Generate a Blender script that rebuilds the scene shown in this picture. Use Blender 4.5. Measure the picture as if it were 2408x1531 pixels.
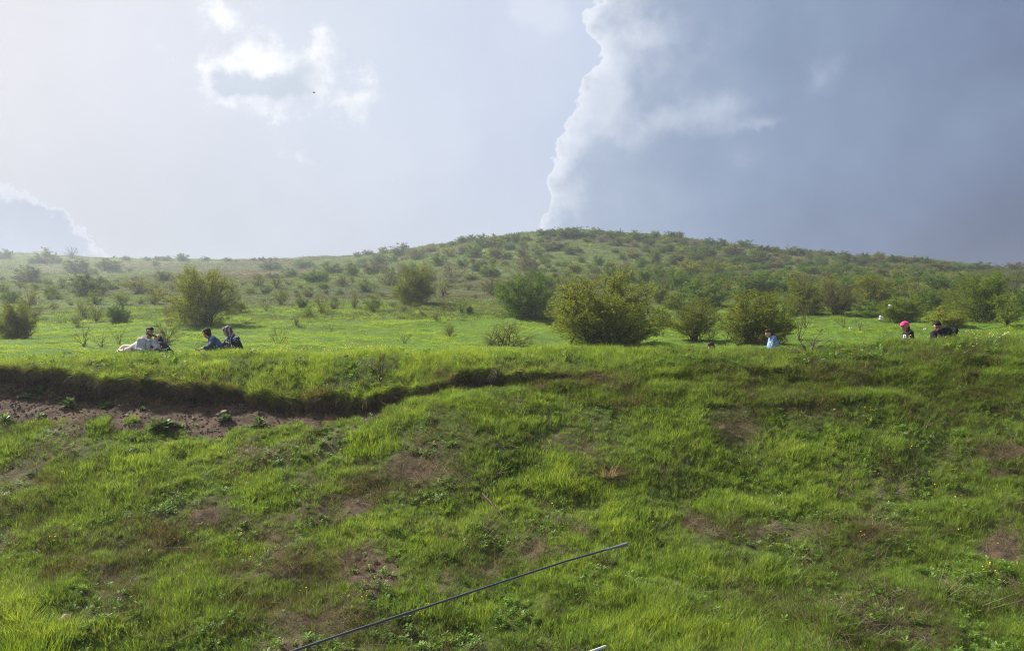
import bpy, bmesh, math, random
import numpy as np
from mathutils import Vector, Matrix, Euler, Quaternion

R = math.radians
PI = math.pi
scene = bpy.context.scene
col = scene.collection
for o in list(bpy.data.objects):
    bpy.data.objects.remove(o)

# ------------------------------------------------------------------ camera, light, sky, exposure
CAMZ = 3.2
PITCH = R(4.42)
FPX = 1739.0                     # focal length in photo units (2408 units across the frame)
cam_d = bpy.data.cameras.new('camera')
cam_d.sensor_width = 36.0
cam_d.lens = 36.0 * FPX / 2408.0
cam_d.clip_start = 0.05
cam_d.clip_end = 6000.0
cam = bpy.data.objects.new('camera', cam_d)
col.objects.link(cam)
cam.location = (0, 0, CAMZ)
cam.rotation_euler = (PI / 2 + PITCH, 0, 0)
scene.camera = cam

SUN_AZ, SUN_EL = R(-64), R(44)   # sun behind and to the left
sun_d = bpy.data.lights.new('sun', 'SUN')
sun_d.energy = 5.0
sun_d.angle = R(0.6)
sun_d.color = (1.0, 0.94, 0.84)
sun = bpy.data.objects.new('sun', sun_d)
col.objects.link(sun)
sdir = Vector((math.sin(SUN_AZ) * math.cos(SUN_EL), math.cos(SUN_AZ) * math.cos(SUN_EL), math.sin(SUN_EL)))
sun.rotation_euler = sdir.to_track_quat('Z', 'Y').to_euler()
sun.location = (-60, 40, 120)

scene.view_settings.view_transform = 'Standard'
scene.view_settings.look = 'None'
scene.view_settings.gamma = 1.0
scene.view_settings.use_curve_mapping = False
scene.view_settings.exposure = 1.12
scene.render.engine = 'CYCLES'
cy = scene.cycles
cy.use_denoising = True
try:
    cy.denoiser = 'OPENIMAGEDENOISE'
    cy.denoising_input_passes = 'RGB_ALBEDO_NORMAL'
    cy.denoising_prefilter = 'NONE'
    cy.denoising_quality = 'HIGH'
except Exception:
    pass
cy.max_bounces = 6
cy.diffuse_bounces = 2
cy.glossy_bounces = 1
cy.transmission_bounces = 3
cy.transparent_max_bounces = 8
cy.volume_bounces = 0
cy.sample_clamp_indirect = 4.0
cy.use_adaptive_sampling = False
cy.filter_width = 1.0
scene.render.use_persistent_data = False

HAZE_DENSITY = 0.00082


def ray(px, py):
    """direction of the sight line through a point of the photograph (2408 x 1531 units)"""
    cx = (np.asarray(px, float) - 1204.0) / FPX
    cv = (765.5 - np.asarray(py, float)) / FPX
    ct, st = math.cos(PITCH), math.sin(PITCH)
    return cx, ct - cv * st, st + cv * ct


def azel(px, py):
    x, y, z = ray(px, py)
    return math.degrees(math.atan2(x, y)), math.degrees(math.atan2(z, math.hypot(x, y)))


class NT:
    """small helper to write node trees as expressions"""
    def __init__(self, tree):
        self.t = tree
        self.n = tree.nodes
        self.l = tree.links

    def new(self, typ, **kw):
        nd = self.n.new(typ)
        for k, v in kw.items():
            setattr(nd, k, v)
        return nd

    def put(self, sock, v):
        if isinstance(v, bpy.types.NodeSocket):
            self.l.new(v, sock)
        elif v is not None:
            if isinstance(v, (tuple, list)) and len(v) == 3 and sock.type == 'RGBA':
                v = (*v, 1.0)
            sock.default_value = v

    def m(self, op, a, b=None, c=None, clamp=False):
        nd = self.new('ShaderNodeMath', operation=op)
        nd.use_clamp = clamp
        self.put(nd.inputs[0], a)
        if b is not None:
            self.put(nd.inputs[1], b)
        if c is not None:
            self.put(nd.inputs[2], c)
        return nd.outputs[0]

    def add(self, a, b): return self.m('ADD', a, b)
    def sub(self, a, b): return self.m('SUBTRACT', a, b)
    def mul(self, a, b): return self.m('MULTIPLY', a, b)

    def smooth(self, v, lo, hi, a=0.0, b=1.0):
        nd = self.new('ShaderNodeMapRange', interpolation_type='SMOOTHSTEP')
        self.put(nd.inputs[0], v)
        for i, q in enumerate((lo, hi, a, b)):
            self.put(nd.inputs[1 + i], q)
        return nd.outputs[0]

    def lin(self, v, lo, hi, a=0.0, b=1.0):
        nd = self.new('ShaderNodeMapRange')
        self.put(nd.inputs[0], v)
        for i, q in enumerate((lo, hi, a, b)):
            self.put(nd.inputs[1 + i], q)
        return nd.outputs[0]

    def noise(self, vec, scale, detail=4.0, rough=0.55, dist=0.0, w=None):
        nd = self.new('ShaderNodeTexNoise')
        if w is not None:
            nd.noise_dimensions = '4D'
            nd.inputs['W'].default_value = w
        self.put(nd.inputs['Vector'], vec)
        nd.inputs['Scale'].default_value = scale
        nd.inputs['Detail'].default_value = detail
        nd.inputs['Roughness'].default_value = rough
        nd.inputs['Distortion'].default_value = dist
        return nd.outputs['Fac']

    def mix(self, f, a, b, mode='MIX'):
        nd = self.new('ShaderNodeMix', data_type='RGBA', blend_type=mode)
        self.put(nd.inputs[0], f)
        self.put(nd.inputs[6], a)
        self.put(nd.inputs[7], b)
        return nd.outputs[2]

    def ramp(self, f, stops, interp='LINEAR'):
        nd = self.new('ShaderNodeValToRGB')
        r = nd.color_ramp
        r.interpolation = interp
        while len(r.elements) < len(stops):
            r.elements.new(0.5)
        for e, (p, c) in zip(r.elements, stops):
            e.position = p
            e.color = (*c, 1.0)
        self.put(nd.inputs[0], f)
        return nd.outputs[0]

    def curve(self, v, pts):
        nd = self.new('ShaderNodeFloatCurve')
        c = nd.mapping.curves[0]
        c.points[0].location = pts[0]
        c.points[1].location = pts[-1]
        for p in pts[1:-1]:
            c.points.new(*p)
        for p in c.points:
            p.handle_type = 'AUTO_CLAMPED'
        nd.mapping.update()
        self.put(nd.inputs['Value'], v)
        return nd.outputs[0]


# ---- sky: Nishita air with a thin white veil, a storm cloud to the right, small bright clouds to the left
world = bpy.data.worlds.new('World')
scene.world = world
world.use_nodes = True
world.node_tree.nodes.clear()
N = NT(world.node_tree)
tc = N.new('ShaderNodeTexCoord')
dvec = tc.outputs['Generated']
sep = N.new('ShaderNodeSeparateXYZ')
N.put(sep.inputs[0], dvec)
X, Y, Z = sep.outputs
az = N.mul(N.m('ARCTAN2', X, Y), 57.29578)
el = N.mul(N.m('ARCSINE', Z), 57.29578)
sky = N.new('ShaderNodeTexSky', sky_type='NISHITA')
sky.sun_disc = False
sky.sun_elevation = SUN_EL
sky.sun_rotation = SUN_AZ
sky.air_density = 1.2
sky.dust_density = 2.0

n_big = N.noise(dvec, 5.0, 6, 0.6)
n_mid = N.noise(dvec, 16.0, 7, 0.62, w=2.0)
n_fine = N.noise(dvec, 55.0, 6, 0.65, w=7.0)
n_soft = N.noise(dvec, 3.2, 3, 0.5, w=4.0)


def gauss(cx_, cy_, rx, ry, amp=1.0, base_az=None, base_el=None):
    """soft blob; centre and radii in photo units"""
    a0, e0 = azel(cx_, cy_)
    sx, sy = math.degrees(rx / FPX), math.degrees(ry / FPX)
    u = N.m('POWER', N.m('DIVIDE', N.sub(base_az or az, a0), sx), 2.0)
    v = N.m('POWER', N.m('DIVIDE', N.sub(base_el or el, e0), sy), 2.0)
    return N.mul(N.m('EXPONENT', N.mul(N.add(u, v), -1.0)), amp)


def total(parts):
    s = parts[0]
    for q in parts[1:]:
        s = N.add(s, q)
    return s


c_ = lambda r, g, b: tuple((v / 255 / 12.92) if v / 255 <= 0.04045 else ((v / 255 + 0.055) / 1.055) ** 2.4 for v in (r, g, b))
EXPO = 2 ** scene.view_settings.exposure
k_ = lambda r, g, b: tuple(v / EXPO for v in c_(r, g, b))

# thin veil: whiter towards the sun, bluer away from it and towards the zenith of the storm side
veil_f = N.lin(az, -48, 12)
veil = N.ramp(veil_f, [(0.0, k_(208, 197, 200)), (0.3, k_(211, 212, 221)), (0.62, k_(206, 214, 230)), (1.0, k_(184, 198, 226))])
veil_lo = N.ramp(veil_f, [(0.0, k_(171, 168, 178)), (0.4, k_(175, 180, 190)), (0.8, k_(189, 198, 216)), (1.0, k_(178, 191, 216))])
veil = N.mix(N.smooth(el, 6, 22), veil_lo, veil)
veil = N.mix(N.mul(N.smooth(n_big, 0.35, 0.75), 0.16), veil, k_(248, 249, 254))

# bright cloud
wa = N.add(az, N.mul(N.sub(n_mid, 0.5), 5.0))
we = N.add(el, N.mul(N.sub(N.noise(dvec, 16.0, 7, 0.62, w=11.0), 0.5), 4.0))
fld = total([gauss(620, 150, 120, 46, .85, wa, we), gauss(545, 205, 90, 46, .75, wa, we), gauss(755, 105, 48, 50, .8, wa, we), gauss(705, 210, 100, 46, .55, wa, we), gauss(850, 232, 72, 52, .85, wa, we),
             gauss(525, 45, 62, 28, .85, wa, we), gauss(640, 90, 30, 40, .5, wa, we), gauss(705, 372, 50, 24, .55, wa, we), gauss(690, 285, 170, 30, .40, wa, we), gauss(470, 170, 50, 40, .4, wa, we)])
cl = N.smooth(N.add(fld, N.add(N.mul(N.sub(n_fine, 0.5), 1.5), N.mul(N.sub(n_mid, 0.5), 1.7))), 0.34, 1.25)
skyc = N.mix(N.mul(cl, 0.97), veil, k_(254, 255, 255))
grey = total([gauss(570, 205, 70, 26, .95, wa, we), gauss(525, 190, 30, 30, .5, wa, we), gauss(680, 215, 75, 26, .9, wa, we), gauss(690, 175, 40, 26, .5, wa, we), gauss(735, 165, 34, 26, .5, wa, we), gauss(850, 255, 70, 28, .4, wa, we)])
gm = N.smooth(N.add(grey, N.add(N.mul(N.sub(n_fine, 0.5), 0.5), N.mul(N.sub(n_mid, 0.5), 0.7))), 0.12, 0.95)
skyc = N.mix(N.mul(gm, 0.85), skyc, k_(184, 195, 211))

# low cloud at the far left
wl = N.add(el, N.add(N.mul(N.sub(n_mid, 0.5), 3.4), N.mul(N.sub(n_fine, 0.5), 2.4)))
wla = N.add(az, N.mul(N.sub(n_fine, 0.5), 3.0))
fl = total([gauss(15, 565, 78, 76, 1.0, wla, wl), gauss(125, 580, 58, 66, .95, wla, wl), gauss(-110, 560, 110, 100, .9, wla, wl), gauss(60, 620, 130, 60, .6, wla, wl), gauss(255, 600, 40, 30, .33, wla, wl)])
rim_l = N.smooth(fl, 0.38, 0.50)
core_l = N.smooth(N.add(fl, N.mul(N.sub(n_mid, 0.5), 0.7)), 0.42, 0.78)
skyc = N.mix(N.mul(rim_l, 0.5), skyc, k_(219, 223, 234))
skyc = N.mix(N.mul(core_l, 0.92), skyc, k_(156, 166, 188))

# storm cloud: edge azimuth as a function of elevation
edge_pts = [(1235, 640), (1246, 560), (1250, 500), (1268, 425), (1285, 360), (1305, 325), (1328, 240), (1345, 185), (1382, 150), (1372, 90), (1352, 45), (1380, 0), (1400, -200), (1330, -500)]
cp = []
for (a_, b_) in edge_pts:
    A_, E_ = azel(a_, b_)
    cp.append((min(1, max(0, E_ / 45.0)), (A_ - 0.2 + 10.0) / 40.0))
cp.sort()
cp = [(0.0, cp[0][1])] + [p for p in cp if p[0] > 0.01 and p[0] < 0.99] + [(1.0, cp[-1][1])]
edge = N.curve(N.m('DIVIDE', el, 45.0, clamp=True), cp)
edge_az = N.sub(N.mul(edge, 40.0), 10.0)
vor = N.new('ShaderNodeTexVoronoi', feature='SMOOTH_F1')
N.put(vor.inputs['Vector'], dvec)
vor.inputs['Scale'].default_value = 34.0
vor.inputs['Smoothness'].default_value = 0.35
try:
    vor.inputs['Detail'].default_value = 2.0
except Exception:
    pass
puff = N.mul(N.sub(vor.outputs['Distance'], 0.35), 1.6)
wob = N.add(N.mul(N.sub(n_mid, 0.5), 1.5), N.add(N.mul(N.sub(n_fine, 0.5), 0.8), puff))
q = N.sub(N.sub(az, edge_az), wob)              # degrees inside the cloud
back = N.smooth(N.m('ABSOLUTE', az), 120, 175)  # the storm bank thins out behind the camera
s_mask = N.mul(N.smooth(q, -0.05, 0.22), N.sub(1.0, back))
s_mask = N.mul(s_mask, N.smooth(az, -30, -6))
s_mask = N.mul(s_mask, N.smooth(el, 75, 40))
lightness = N.add(N.add(N.mul(N.sub(n_big, 0.5), 0.75), N.mul(N.sub(n_soft, 0.5), 1.1)), N.mul(N.sub(n_mid, 0.5), 0.28))
tone_f = N.sub(N.lin(az, 2, 40, 0.22, 0.78), N.mul(lightness, 0.62))
tone_f = N.add(tone_f, N.mul(N.smooth(el, 20, 3), N.lin(az, 4, 34, 0.17, 0.56)))
tone = N.ramp(tone_f, [(0.0, k_(192, 202, 220)), (0.22, k_(163, 178, 202)), (0.48, k_(128, 148, 179)), (0.74, k_(104, 121, 155)), (1.0, k_(74, 88, 122))])
wisps = total([gauss(1690, 270, 90, 55, .8, wa, we), gauss(1800, 300, 50, 14, .5, wa, we), gauss(1940, 170, 50, 60, .5, wa, we), gauss(1555, 280, 60, 34, .7, wa, we), gauss(1760, 370, 60, 24, .4, wa, we), gauss(1425, 190, 58, 70, 1.5, wa, we), gauss(1395, 20, 40, 40, .9, wa, we), gauss(1400, 265, 60, 40, 1.1, wa, we), gauss(1345, 335, 42, 38, 1.2, wa, we), gauss(1310, 400, 30, 36, .9, wa, we), gauss(1285, 470, 24, 36, .9, wa, we), gauss(1480, 330, 60, 30, .5, wa, we), gauss(1560, 60, 120, 60, .35, wa, we), gauss(1530, 90, 80, 40, .5, wa, we)])
tone = N.mix(N.mul(N.smooth(N.add(wisps, N.mul(N.sub(n_fine, .5), .5)), 0.15, 1.3), 0.72), tone, k_(218, 225, 239))
rim_w = N.mul(N.add(N.smooth(n_mid, 0.38, 0.72), 0.30), N.lin(el, 8, 24, 1.7, 3.2))
rim = N.m('EXPONENT', N.mul(N.m('DIVIDE', N.m('MAXIMUM', q, 0.0), rim_w), -1.0))
rim = N.mul(rim, N.smooth(n_fine, 0.22, 0.62, 0.55, 1.0))
crisp = N.m('EXPONENT', N.mul(N.m('DIVIDE', N.m('MAXIMUM', q, 0.0), N.lin(n_fine, 0.3, 0.7, 0.35, 1.5)), -1.0))
rim = N.m('MAXIMUM', N.mul(rim, 0.72), crisp)
tone = N.mix(N.mul(rim, 0.96), tone, k_(244, 247, 254))
skyc = N.mix(s_mask, skyc, tone)
# pale plume beside the top of the storm edge
pl = total([gauss(1290, 40, 75, 60, 1.0, wa, we), gauss(1225, 10, 50, 40, .7, wa, we)])
skyc = N.mix(N.mul(N.smooth(N.add(pl, N.mul(N.sub(n_fine, .5), .6)), 0.25, 1.0), 0.5), skyc, k_(224, 230, 243))

bg1 = N.new('ShaderNodeBackground')
N.put(bg1.inputs[0], sky.outputs[0])
bg1.inputs[1].default_value = 0.07
bg2 = N.new('ShaderNodeBackground')
N.put(bg2.inputs[0], skyc)
bg2.inputs[1].default_value = 1.0
mx = N.new('ShaderNodeMixShader')
cover = N.lin(el, 30, 80, 0.96, 0.8)
N.put(mx.inputs[0], cover)
N.l.new(bg1.outputs[0], mx.inputs[1])
N.l.new(bg2.outputs[0], mx.inputs[2])
wo = N.new('ShaderNodeOutputWorld')
N.l.new(mx.outputs[0], wo.inputs[0])
try:
    world.cycles.sampling_method = 'MANUAL'
    world.cycles.sample_map_resolution = 512
except Exception:
    pass

# ------------------------------------------------------------------ helpers
def tag(o, label=None, cat=None, group=None, kind=None):
    if label: o['label'] = label
    if cat: o['category'] = cat
    if group: o['group'] = group
    if kind: o['kind'] = kind
    return o


def link(name, me, mat=None, parent=None):
    o = bpy.data.objects.new(name, me)
    col.objects.link(o)
    if mat is not None:
        for m_ in (mat if isinstance(mat, (list, tuple)) else [mat]):
            me.materials.append(m_)
    if parent is not None:
        o.parent = parent
    return o


def empty(name, loc=(0, 0, 0), rz=0.0):
    o = bpy.data.objects.new(name, None)
    o.empty_display_size = 0.2
    col.objects.link(o)
    o.location = loc
    o.rotation_euler = (0, 0, rz)
    return o


def mesh_np(name, verts, tris=None, quads=None, smooth=False):
    """fast mesh from arrays; tris (n,3) and/or quads (m,4)"""
    verts = np.asarray(verts, np.float32)
    me = bpy.data.meshes.new(name)
    loops, starts, totals = [], [], []
    off = 0
    for arr, k in ((tris, 3), (quads, 4)):
        if arr is None or len(arr) == 0:
            continue
        arr = np.asarray(arr, np.int32)
        loops.append(arr.ravel())
        starts.append(off + np.arange(len(arr), dtype=np.int32) * k)
        off += arr.size
    loops = np.concatenate(loops); starts = np.concatenate(starts)
    me.vertices.add(len(verts)); me.vertices.foreach_set('co', verts.ravel())
    me.loops.add(len(loops)); me.loops.foreach_set('vertex_index', loops)
    me.polygons.add(len(starts)); me.polygons.foreach_set('loop_start', starts)
    if smooth:
        me.polygons.foreach_set('use_smooth', np.ones(len(starts), bool))
    me.update(calc_edges=True)
    me.validate()
    return me


def attr(me, name, arr, typ='FLOAT'):
    a = me.attributes.new(name, typ, 'POINT')
    key = {'FLOAT': 'value', 'INT': 'value', 'FLOAT_VECTOR': 'vector'}[typ]
    a.data.foreach_set(key, np.asarray(arr, np.int32 if typ == 'INT' else np.float32).ravel())


def _hash(ix, iy, iz, seed):
    h = (ix.astype(np.uint32) * np.uint32(374761393) + iy.astype(np.uint32) * np.uint32(668265263)
         + iz.astype(np.uint32) * np.uint32(2147483647) + np.uint32(seed * 1274126177 & 0xffffffff))
    h = (h ^ (h >> np.uint32(13))) * np.uint32(1274126177)
    h = h ^ (h >> np.uint32(16))
    return (h & np.uint32(0xffffff)).astype(np.float64) / float(0xffffff)


def vnoise(x, y, z=0.0, seed=1):
    x, y, z = np.broadcast_arrays(np.asarray(x, float), np.asarray(y, float), np.asarray(z, float))
    ix, iy, iz = np.floor(x).astype(np.int64), np.floor(y).astype(np.int64), np.floor(z).astype(np.int64)
    fx, fy, fz = x - ix, y - iy, z - iz
    s = lambda t: t * t * t * (t * (t * 6 - 15) + 10)
    fx, fy, fz = s(fx), s(fy), s(fz)
    r = 0
    for dx in (0, 1):
        for dy in (0, 1):
            for dz in (0, 1):
                w = (fx if dx else 1 - fx) * (fy if dy else 1 - fy) * (fz if dz else 1 - fz)
                r = r + w * _hash(ix + dx, iy + dy, iz + dz, seed)
    return r


def fbm(x, y, z=0.0, octv=4, gain=0.5, seed=1):
    a, s, t = 1.0, 0.0, 0.0
    f = 1.0
    for k in range(octv):
        s = s + a * vnoise(np.asarray(x) * f, np.asarray(y) * f, np.asarray(z) * f, seed + k * 17)
        t += a
        a *= gain
        f *= 2.03
    return s / t          # 0..1


rng = np.random.default_rng(7)

# ------------------------------------------------------------------ materials
def new_mat(name):
    m = bpy.data.materials.new(name)
    m.use_nodes = True
    m.node_tree.nodes.clear()
    n = NT(m.node_tree)
    out = n.new('ShaderNodeOutputMaterial')
    return m, n, out


def plain(name, color, rough=0.8, spec=0.3, nscale=None, namt=0.15, bump=0.0, bscale=40.0):
    m, n, out = new_mat(name)
    b = n.new('ShaderNodeBsdfPrincipled')
    b.inputs['Roughness'].default_value = rough
    b.inputs['Specular IOR Level'].default_value = spec
    tcn = n.new('ShaderNodeTexCoord')
    c = color
    if nscale:
        f = n.noise(tcn.outputs['Object'], nscale, 4)
        c = n.mix(n.smooth(f, 0.3, 0.7), tuple(v * (1 - namt) for v in color), tuple(min(1, v * (1 + namt)) for v in color))
    n.put(b.inputs['Base Color'], c)
    if bump:
        bp = n.new('ShaderNodeBump')
        bp.inputs['Strength'].default_value = bump
        bp.inputs['Distance'].default_value = 0.02
        n.put(bp.inputs['Height'], n.noise(tcn.outputs['Object'], bscale, 5))
        n.l.new(bp.outputs[0], b.inputs['Normal'])
    n.l.new(b.outputs[0], out.inputs[0])
    return m


def soil_mat(name, face=False):
    m, n, out = new_mat(name)
    b = n.new('ShaderNodeBsdfPrincipled')
    b.inputs['Roughness'].default_value = 0.95
    b.inputs['Specular IOR Level'].default_value = 0.1
    g = n.new('ShaderNodeNewGeometry').outputs['Position']
    f1 = n.noise(g, 1.1, 5, 0.6)
    f2 = n.noise(g, 9.0, 6, 0.65)
    f3 = n.noise(g, 60.0, 4, 0.6)
    c = n.ramp(f1, [(0.25, (.062, .044, .030)), (0.5, (.102, .074, .050)), (0.75, (.150, .112, .078))])
    c = n.mix(n.mul(n.smooth(f2, 0.35, 0.7), 0.5), c, (.070, .048, .032))
    if face:
        at = n.new('ShaderNodeAttribute'); at.attribute_name = 'humus'
        c = n.mix(n.m('MULTIPLY', at.outputs['Fac'], n.smooth(f2, 0.15, 0.6, 0.6, 1.0), clamp=True), c, (.024, .017, .012))
    at2 = n.new('ShaderNodeAttribute'); at2.attribute_name = 'green'
    gm_ = n.m('MULTIPLY', at2.outputs['Fac'], n.smooth(f2, 0.25, 0.6, 0.45, 1.0), clamp=True)
    c = n.mix(gm_, c, n.ramp(f1, [(0.3, (.035, .060, .010)), (0.7, (.062, .110, .014))]))
    c = n.mix(n.mul(n.smooth(f3, 0.6, 0.75), 0.35), c, (.20, .16, .12))
    n.put(b.inputs['Base Color'], c)
    bp = n.new('ShaderNodeBump')
    bp.inputs['Strength'].default_value = 0.9
    bp.inputs['Distance'].default_value = 0.06
    n.put(bp.inputs['Height'], n.add(n.mul(f2, 0.7), n.mul(f3, 0.3)))
    n.l.new(bp.outputs[0], b.inputs['Normal'])
    n.l.new(b.outputs[0], out.inputs[0])
    return m


def turf_mat(name, far=False):
    m, n, out = new_mat(name)
    b = n.new('ShaderNodeBsdfPrincipled')
    b.inputs['Roughness'].default_value = 0.95
    b.inputs['Specular IOR Level'].default_value = 0.1
    g = n.new('ShaderNodeNewGeometry').outputs['Position']
    at = n.new('ShaderNodeAttribute'); at.attribute_name = 'green'
    f1 = n.noise(g, 0.05 if far else 0.16, 5, 0.6)
    f2 = n.noise(g, 0.5 if far else 1.4, 6, 0.62)
    f3 = n.noise(g, 3.0 if far else 9.0, 5, 0.6)
    green = n.ramp(f1, [(0.3, (.060, .110, .015)), (0.5, (.080, .150, .016)), (0.72, (.112, .170, .020))] if not far else [(0.3, (.080, .122, .032)), (0.5, (.108, .160, .036)), (0.72, (.132, .172, .046))])
    dull = n.ramp(f2, [(0.3, (.046, .060, .022)), (0.5, (.062, .070, .030)), (0.75, (.085, .074, .042))])
    c = n.mix(at.outputs['Fac'], dull, green)
    c = n.mix(n.mul(n.smooth(f2, 0.5, 0.75), 0.35), c, (.045, .075, .014))
    c = n.mix(n.mul(n.smooth(f3, 0.45, 0.75), 0.35), c, (.135, .165, .040))
    at3 = n.new('ShaderNodeAttribute'); at3.attribute_name = 'bare'
    c = n.mix(n.m('MULTIPLY', at3.outputs['Fac'], n.smooth(f2, 0.2, 0.6, 0.5, 1.0), clamp=True), c, (.15, .105, .075))
    n.put(b.inputs['Base Color'], c)
    bp = n.new('ShaderNodeBump')
    bp.inputs['Strength'].default_value = 1.0
    bp.inputs['Distance'].default_value = 0.9 if far else 0.16
    n.put(bp.inputs['Height'], n.add(n.mul(f2, 0.6), n.mul(f3, 0.4)))
    n.l.new(bp.outputs[0], b.inputs['Normal'])
    n.l.new(b.outputs[0], out.inputs[0])
    return m


M_SOIL = soil_mat('slope_soil')
M_FACE = soil_mat('bank_soil', True)
M_TURF = turf_mat('meadow_turf')
M_HILL = turf_mat('hill_turf', True)

# ------------------------------------------------------------------ terrain: a fan of columns, each with its own profile
def curve_px(pts, px, sm=0.0):
    pts = np.array(pts, float)
    return np.interp(px, pts[:, 0], pts[:, 1])


NCOL = 460
u_ = np.linspace(-1, 1, NCOL)
PXC = 1204 + 1204 * (u_ * 1.12) + 2300 * np.sign(u_) * np.clip((np.abs(u_) - 0.90) / 0.10, 0, 1) ** 2
fine = np.linspace(PXC[0], PXC[-1], 6000)
def C(*pts, k=60.0):
    """smoothed curve over the columns"""
    y = np.interp(fine, [p[0] for p in pts], [p[1] for p in pts])
    st = fine[1] - fine[0]
    nn = max(1, int(k / st))
    ker = np.hanning(2 * nn + 3); ker /= ker.sum()
    yp = np.pad(y, nn + 1, mode='edge')
    y = np.convolve(yp, ker, mode='valid')
    return np.interp(PXC, fine, y)

nz = lambda s, f, a: (fbm(PXC / f, 0.5, seed=s, octv=4) - 0.5) * 2 * a   # wobble along the columns
right = np.clip((PXC - 1260) / 160, 0, 1); right = right * right * (3 - 2 * right)

curves = []     # (name, row, distance)
curves.append(('n0', C((0, 2600)), C((0, 4.2))))
curves.append(('n1', C((0, 1800)), C((0, 6.6))))
curves.append(('n2', C((0, 1531), (2408, 1531)), C((0, 8.0))))
curves.append(('n3', C((0, 1270), (2408, 1275)) + nz(3, 200, 8), C((0, 10.4), (1500, 10.4), (1750, 10.5), (2408, 10.6))))
curves.append(('n4', C((0, 1195), (1500, 1195), (1900, 1190), (2408, 1180)), C((0, 11.2), (1500, 11.3), (1800, 11.65), (2150, 11.6), (2408, 11.4))))
curves.append(('n5', C((0, 1005), (300, 1005), (600, 1008), (880, 1000), (1000, 965), (1200, 925), (1330, 935), (1500, 950), (1800, 960), (2100, 955), (2408, 960)),
               C((0, 13.6), (1100, 13.8), (1300, 13.95), (1500, 14.0), (1800, 14.0), (2408, 13.9))))
faceE = C((0, 918), (90, 925), (150, 938), (300, 948), (550, 955), (700, 975), (850, 975), (950, 948), (1100, 914), (1240, 897), (1330, 905), (1450, 912), (1800, 905), (2100, 885), (2408, 878), k=40)
faceF = C((0, 872), (85, 880), (112, 875), (200, 892), (330, 902), (530, 925), (600, 938), (700, 948), (850, 943), (1000, 916), (1100, 888), (1200, 880), (1270, 884), (1350, 893), (1500, 885), (1800, 876), (2100, 860), (2408, 850), k=30)
wobF = nz(11, 34, 16) + nz(12, 11, 8) + nz(13, 5, 4)
faceF = np.minimum(faceF + wobF * (1 - .5 * right), faceE - 10)
dE = 14.75 + nz(21, 60, .16) * (1 - right)
dF = (15.22 + nz(22, 30, .16)) * (1 - right) + 15.0 * right
dG = (14.80 + nz(23, 24, .14)) * (1 - right) + 15.12 * right
curves.append(('E', faceE, dE))
curves.append(('F', faceF, dF))
curves.append(('G', faceF - 4 - 5 * right, dG))
crest = C((0, 858), (85, 866), (115, 852), (160, 846), (300, 841), (600, 838), (900, 838), (1200, 833), (1400, 829), (1600, 828), (1800, 828), (2000, 818), (2200, 804), (2408, 800), k=50)
curves.append(('H', crest + nz(31, 70, 2.5), 16.7 + nz(32, 80, .15)))
curves.append(('I', C((0, 846), (120, 842), (300, 843), (900, 842), (1200, 845), (1350, 858), (1500, 874), (1800, 888), (1900, 890), (2140, 886), (2260, 858), (2408, 846)), C((0, 18.6))))
curves.append(('J', C((0, 828), (900, 827), (1200, 828), (1400, 833), (1800, 834), (2100, 830), (2408, 812)), C((0, 24.0))))
curves.append(('K', C((0, 803), (600, 802), (1200, 804), (1420, 806), (1800, 797), (2100, 787), (2408, 775)), C((0, 33.0))))
curves.append(('L', C((0, 762), (475, 760), (1000, 755), (1250, 752), (1450, 760), (1800, 752), (2100, 745), (2408, 742)), C((0, 45.0))))
curves.append(('M', C((0, 722), (500, 718), (1000, 714), (1300, 712), (1800, 715), (2408, 712)), C((0, 60.0))))
curves.append(('N', C((0, 676), (400, 676), (700, 672), (1000, 662), (1300, 655), (1800, 662), (2408, 662)), C((0, 95.0))))
curves.append(('O', C((0, 648), (400, 650), (650, 645), (900, 630), (1050, 610), (1300, 600), (1700, 622), (2000, 640), (2408, 650)), C((0, 175.0), (600, 170.0), (900, 160), (1100, 138), (1800, 125), (2408, 118))))
curves.append(('P', C((0, 602), (80, 600), (150, 605), (300, 611), (480, 614), (600, 614), (700, 611), (800, 607), (900, 598), (1000, 584), (1100, 568), (1200, 555), (1280, 549), (1350, 546), (1500, 551), (1600, 560), (1700, 575), (1800, 588), (1900, 597), (2000, 606), (2100, 614), (2200, 622), (2300, 630), (2408, 636)),
               C((0, 285.0), (500, 290), (700, 275), (900, 240), (1050, 205), (1250, 185), (1500, 178), (1800, 170), (2100, 160), (2408, 150), k=120)))
names = [c[0] for c in curves]
rows = np.array([c[1] for c in curves]); dist = np.array([c[2] for c in curves])
rx, ry, rz_ = ray(np.broadcast_to(PXC, rows.shape), rows)
ctl_ratio = rx / ry
ctl_z = CAMZ + dist * rz_ / ry
# behind the ridge the land falls away; in front of the slope lies a flat verge
z_n = ctl_z[1].mean()
ctl_z[0] = z_n - 0.1
def more(zv, dv, front):
    global ctl_z, ctl_ratio, dist, names
    f = (lambda a, b: np.vstack([a[None], b])) if front else (lambda a, b: np.vstack([b, a[None]]))
    ctl_z = f(zv, ctl_z); dist = f(dv, dist)
    ctl_ratio = f(ctl_ratio[0] if front else ctl_ratio[-1], ctl_ratio)
    names = ['v'] + names if front else names + ['q']
more(np.full(NCOL, z_n - 0.12), np.full(NCOL, 1.6), True)
pz, pd = ctl_z[-1].copy(), dist[-1].copy()
more(pz - 1.0, pd + 16, False)
more(pz - 12.0, pd + 90, False)
more(pz * 0 - 8.0, np.full(NCOL, 620.0), False)

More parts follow.
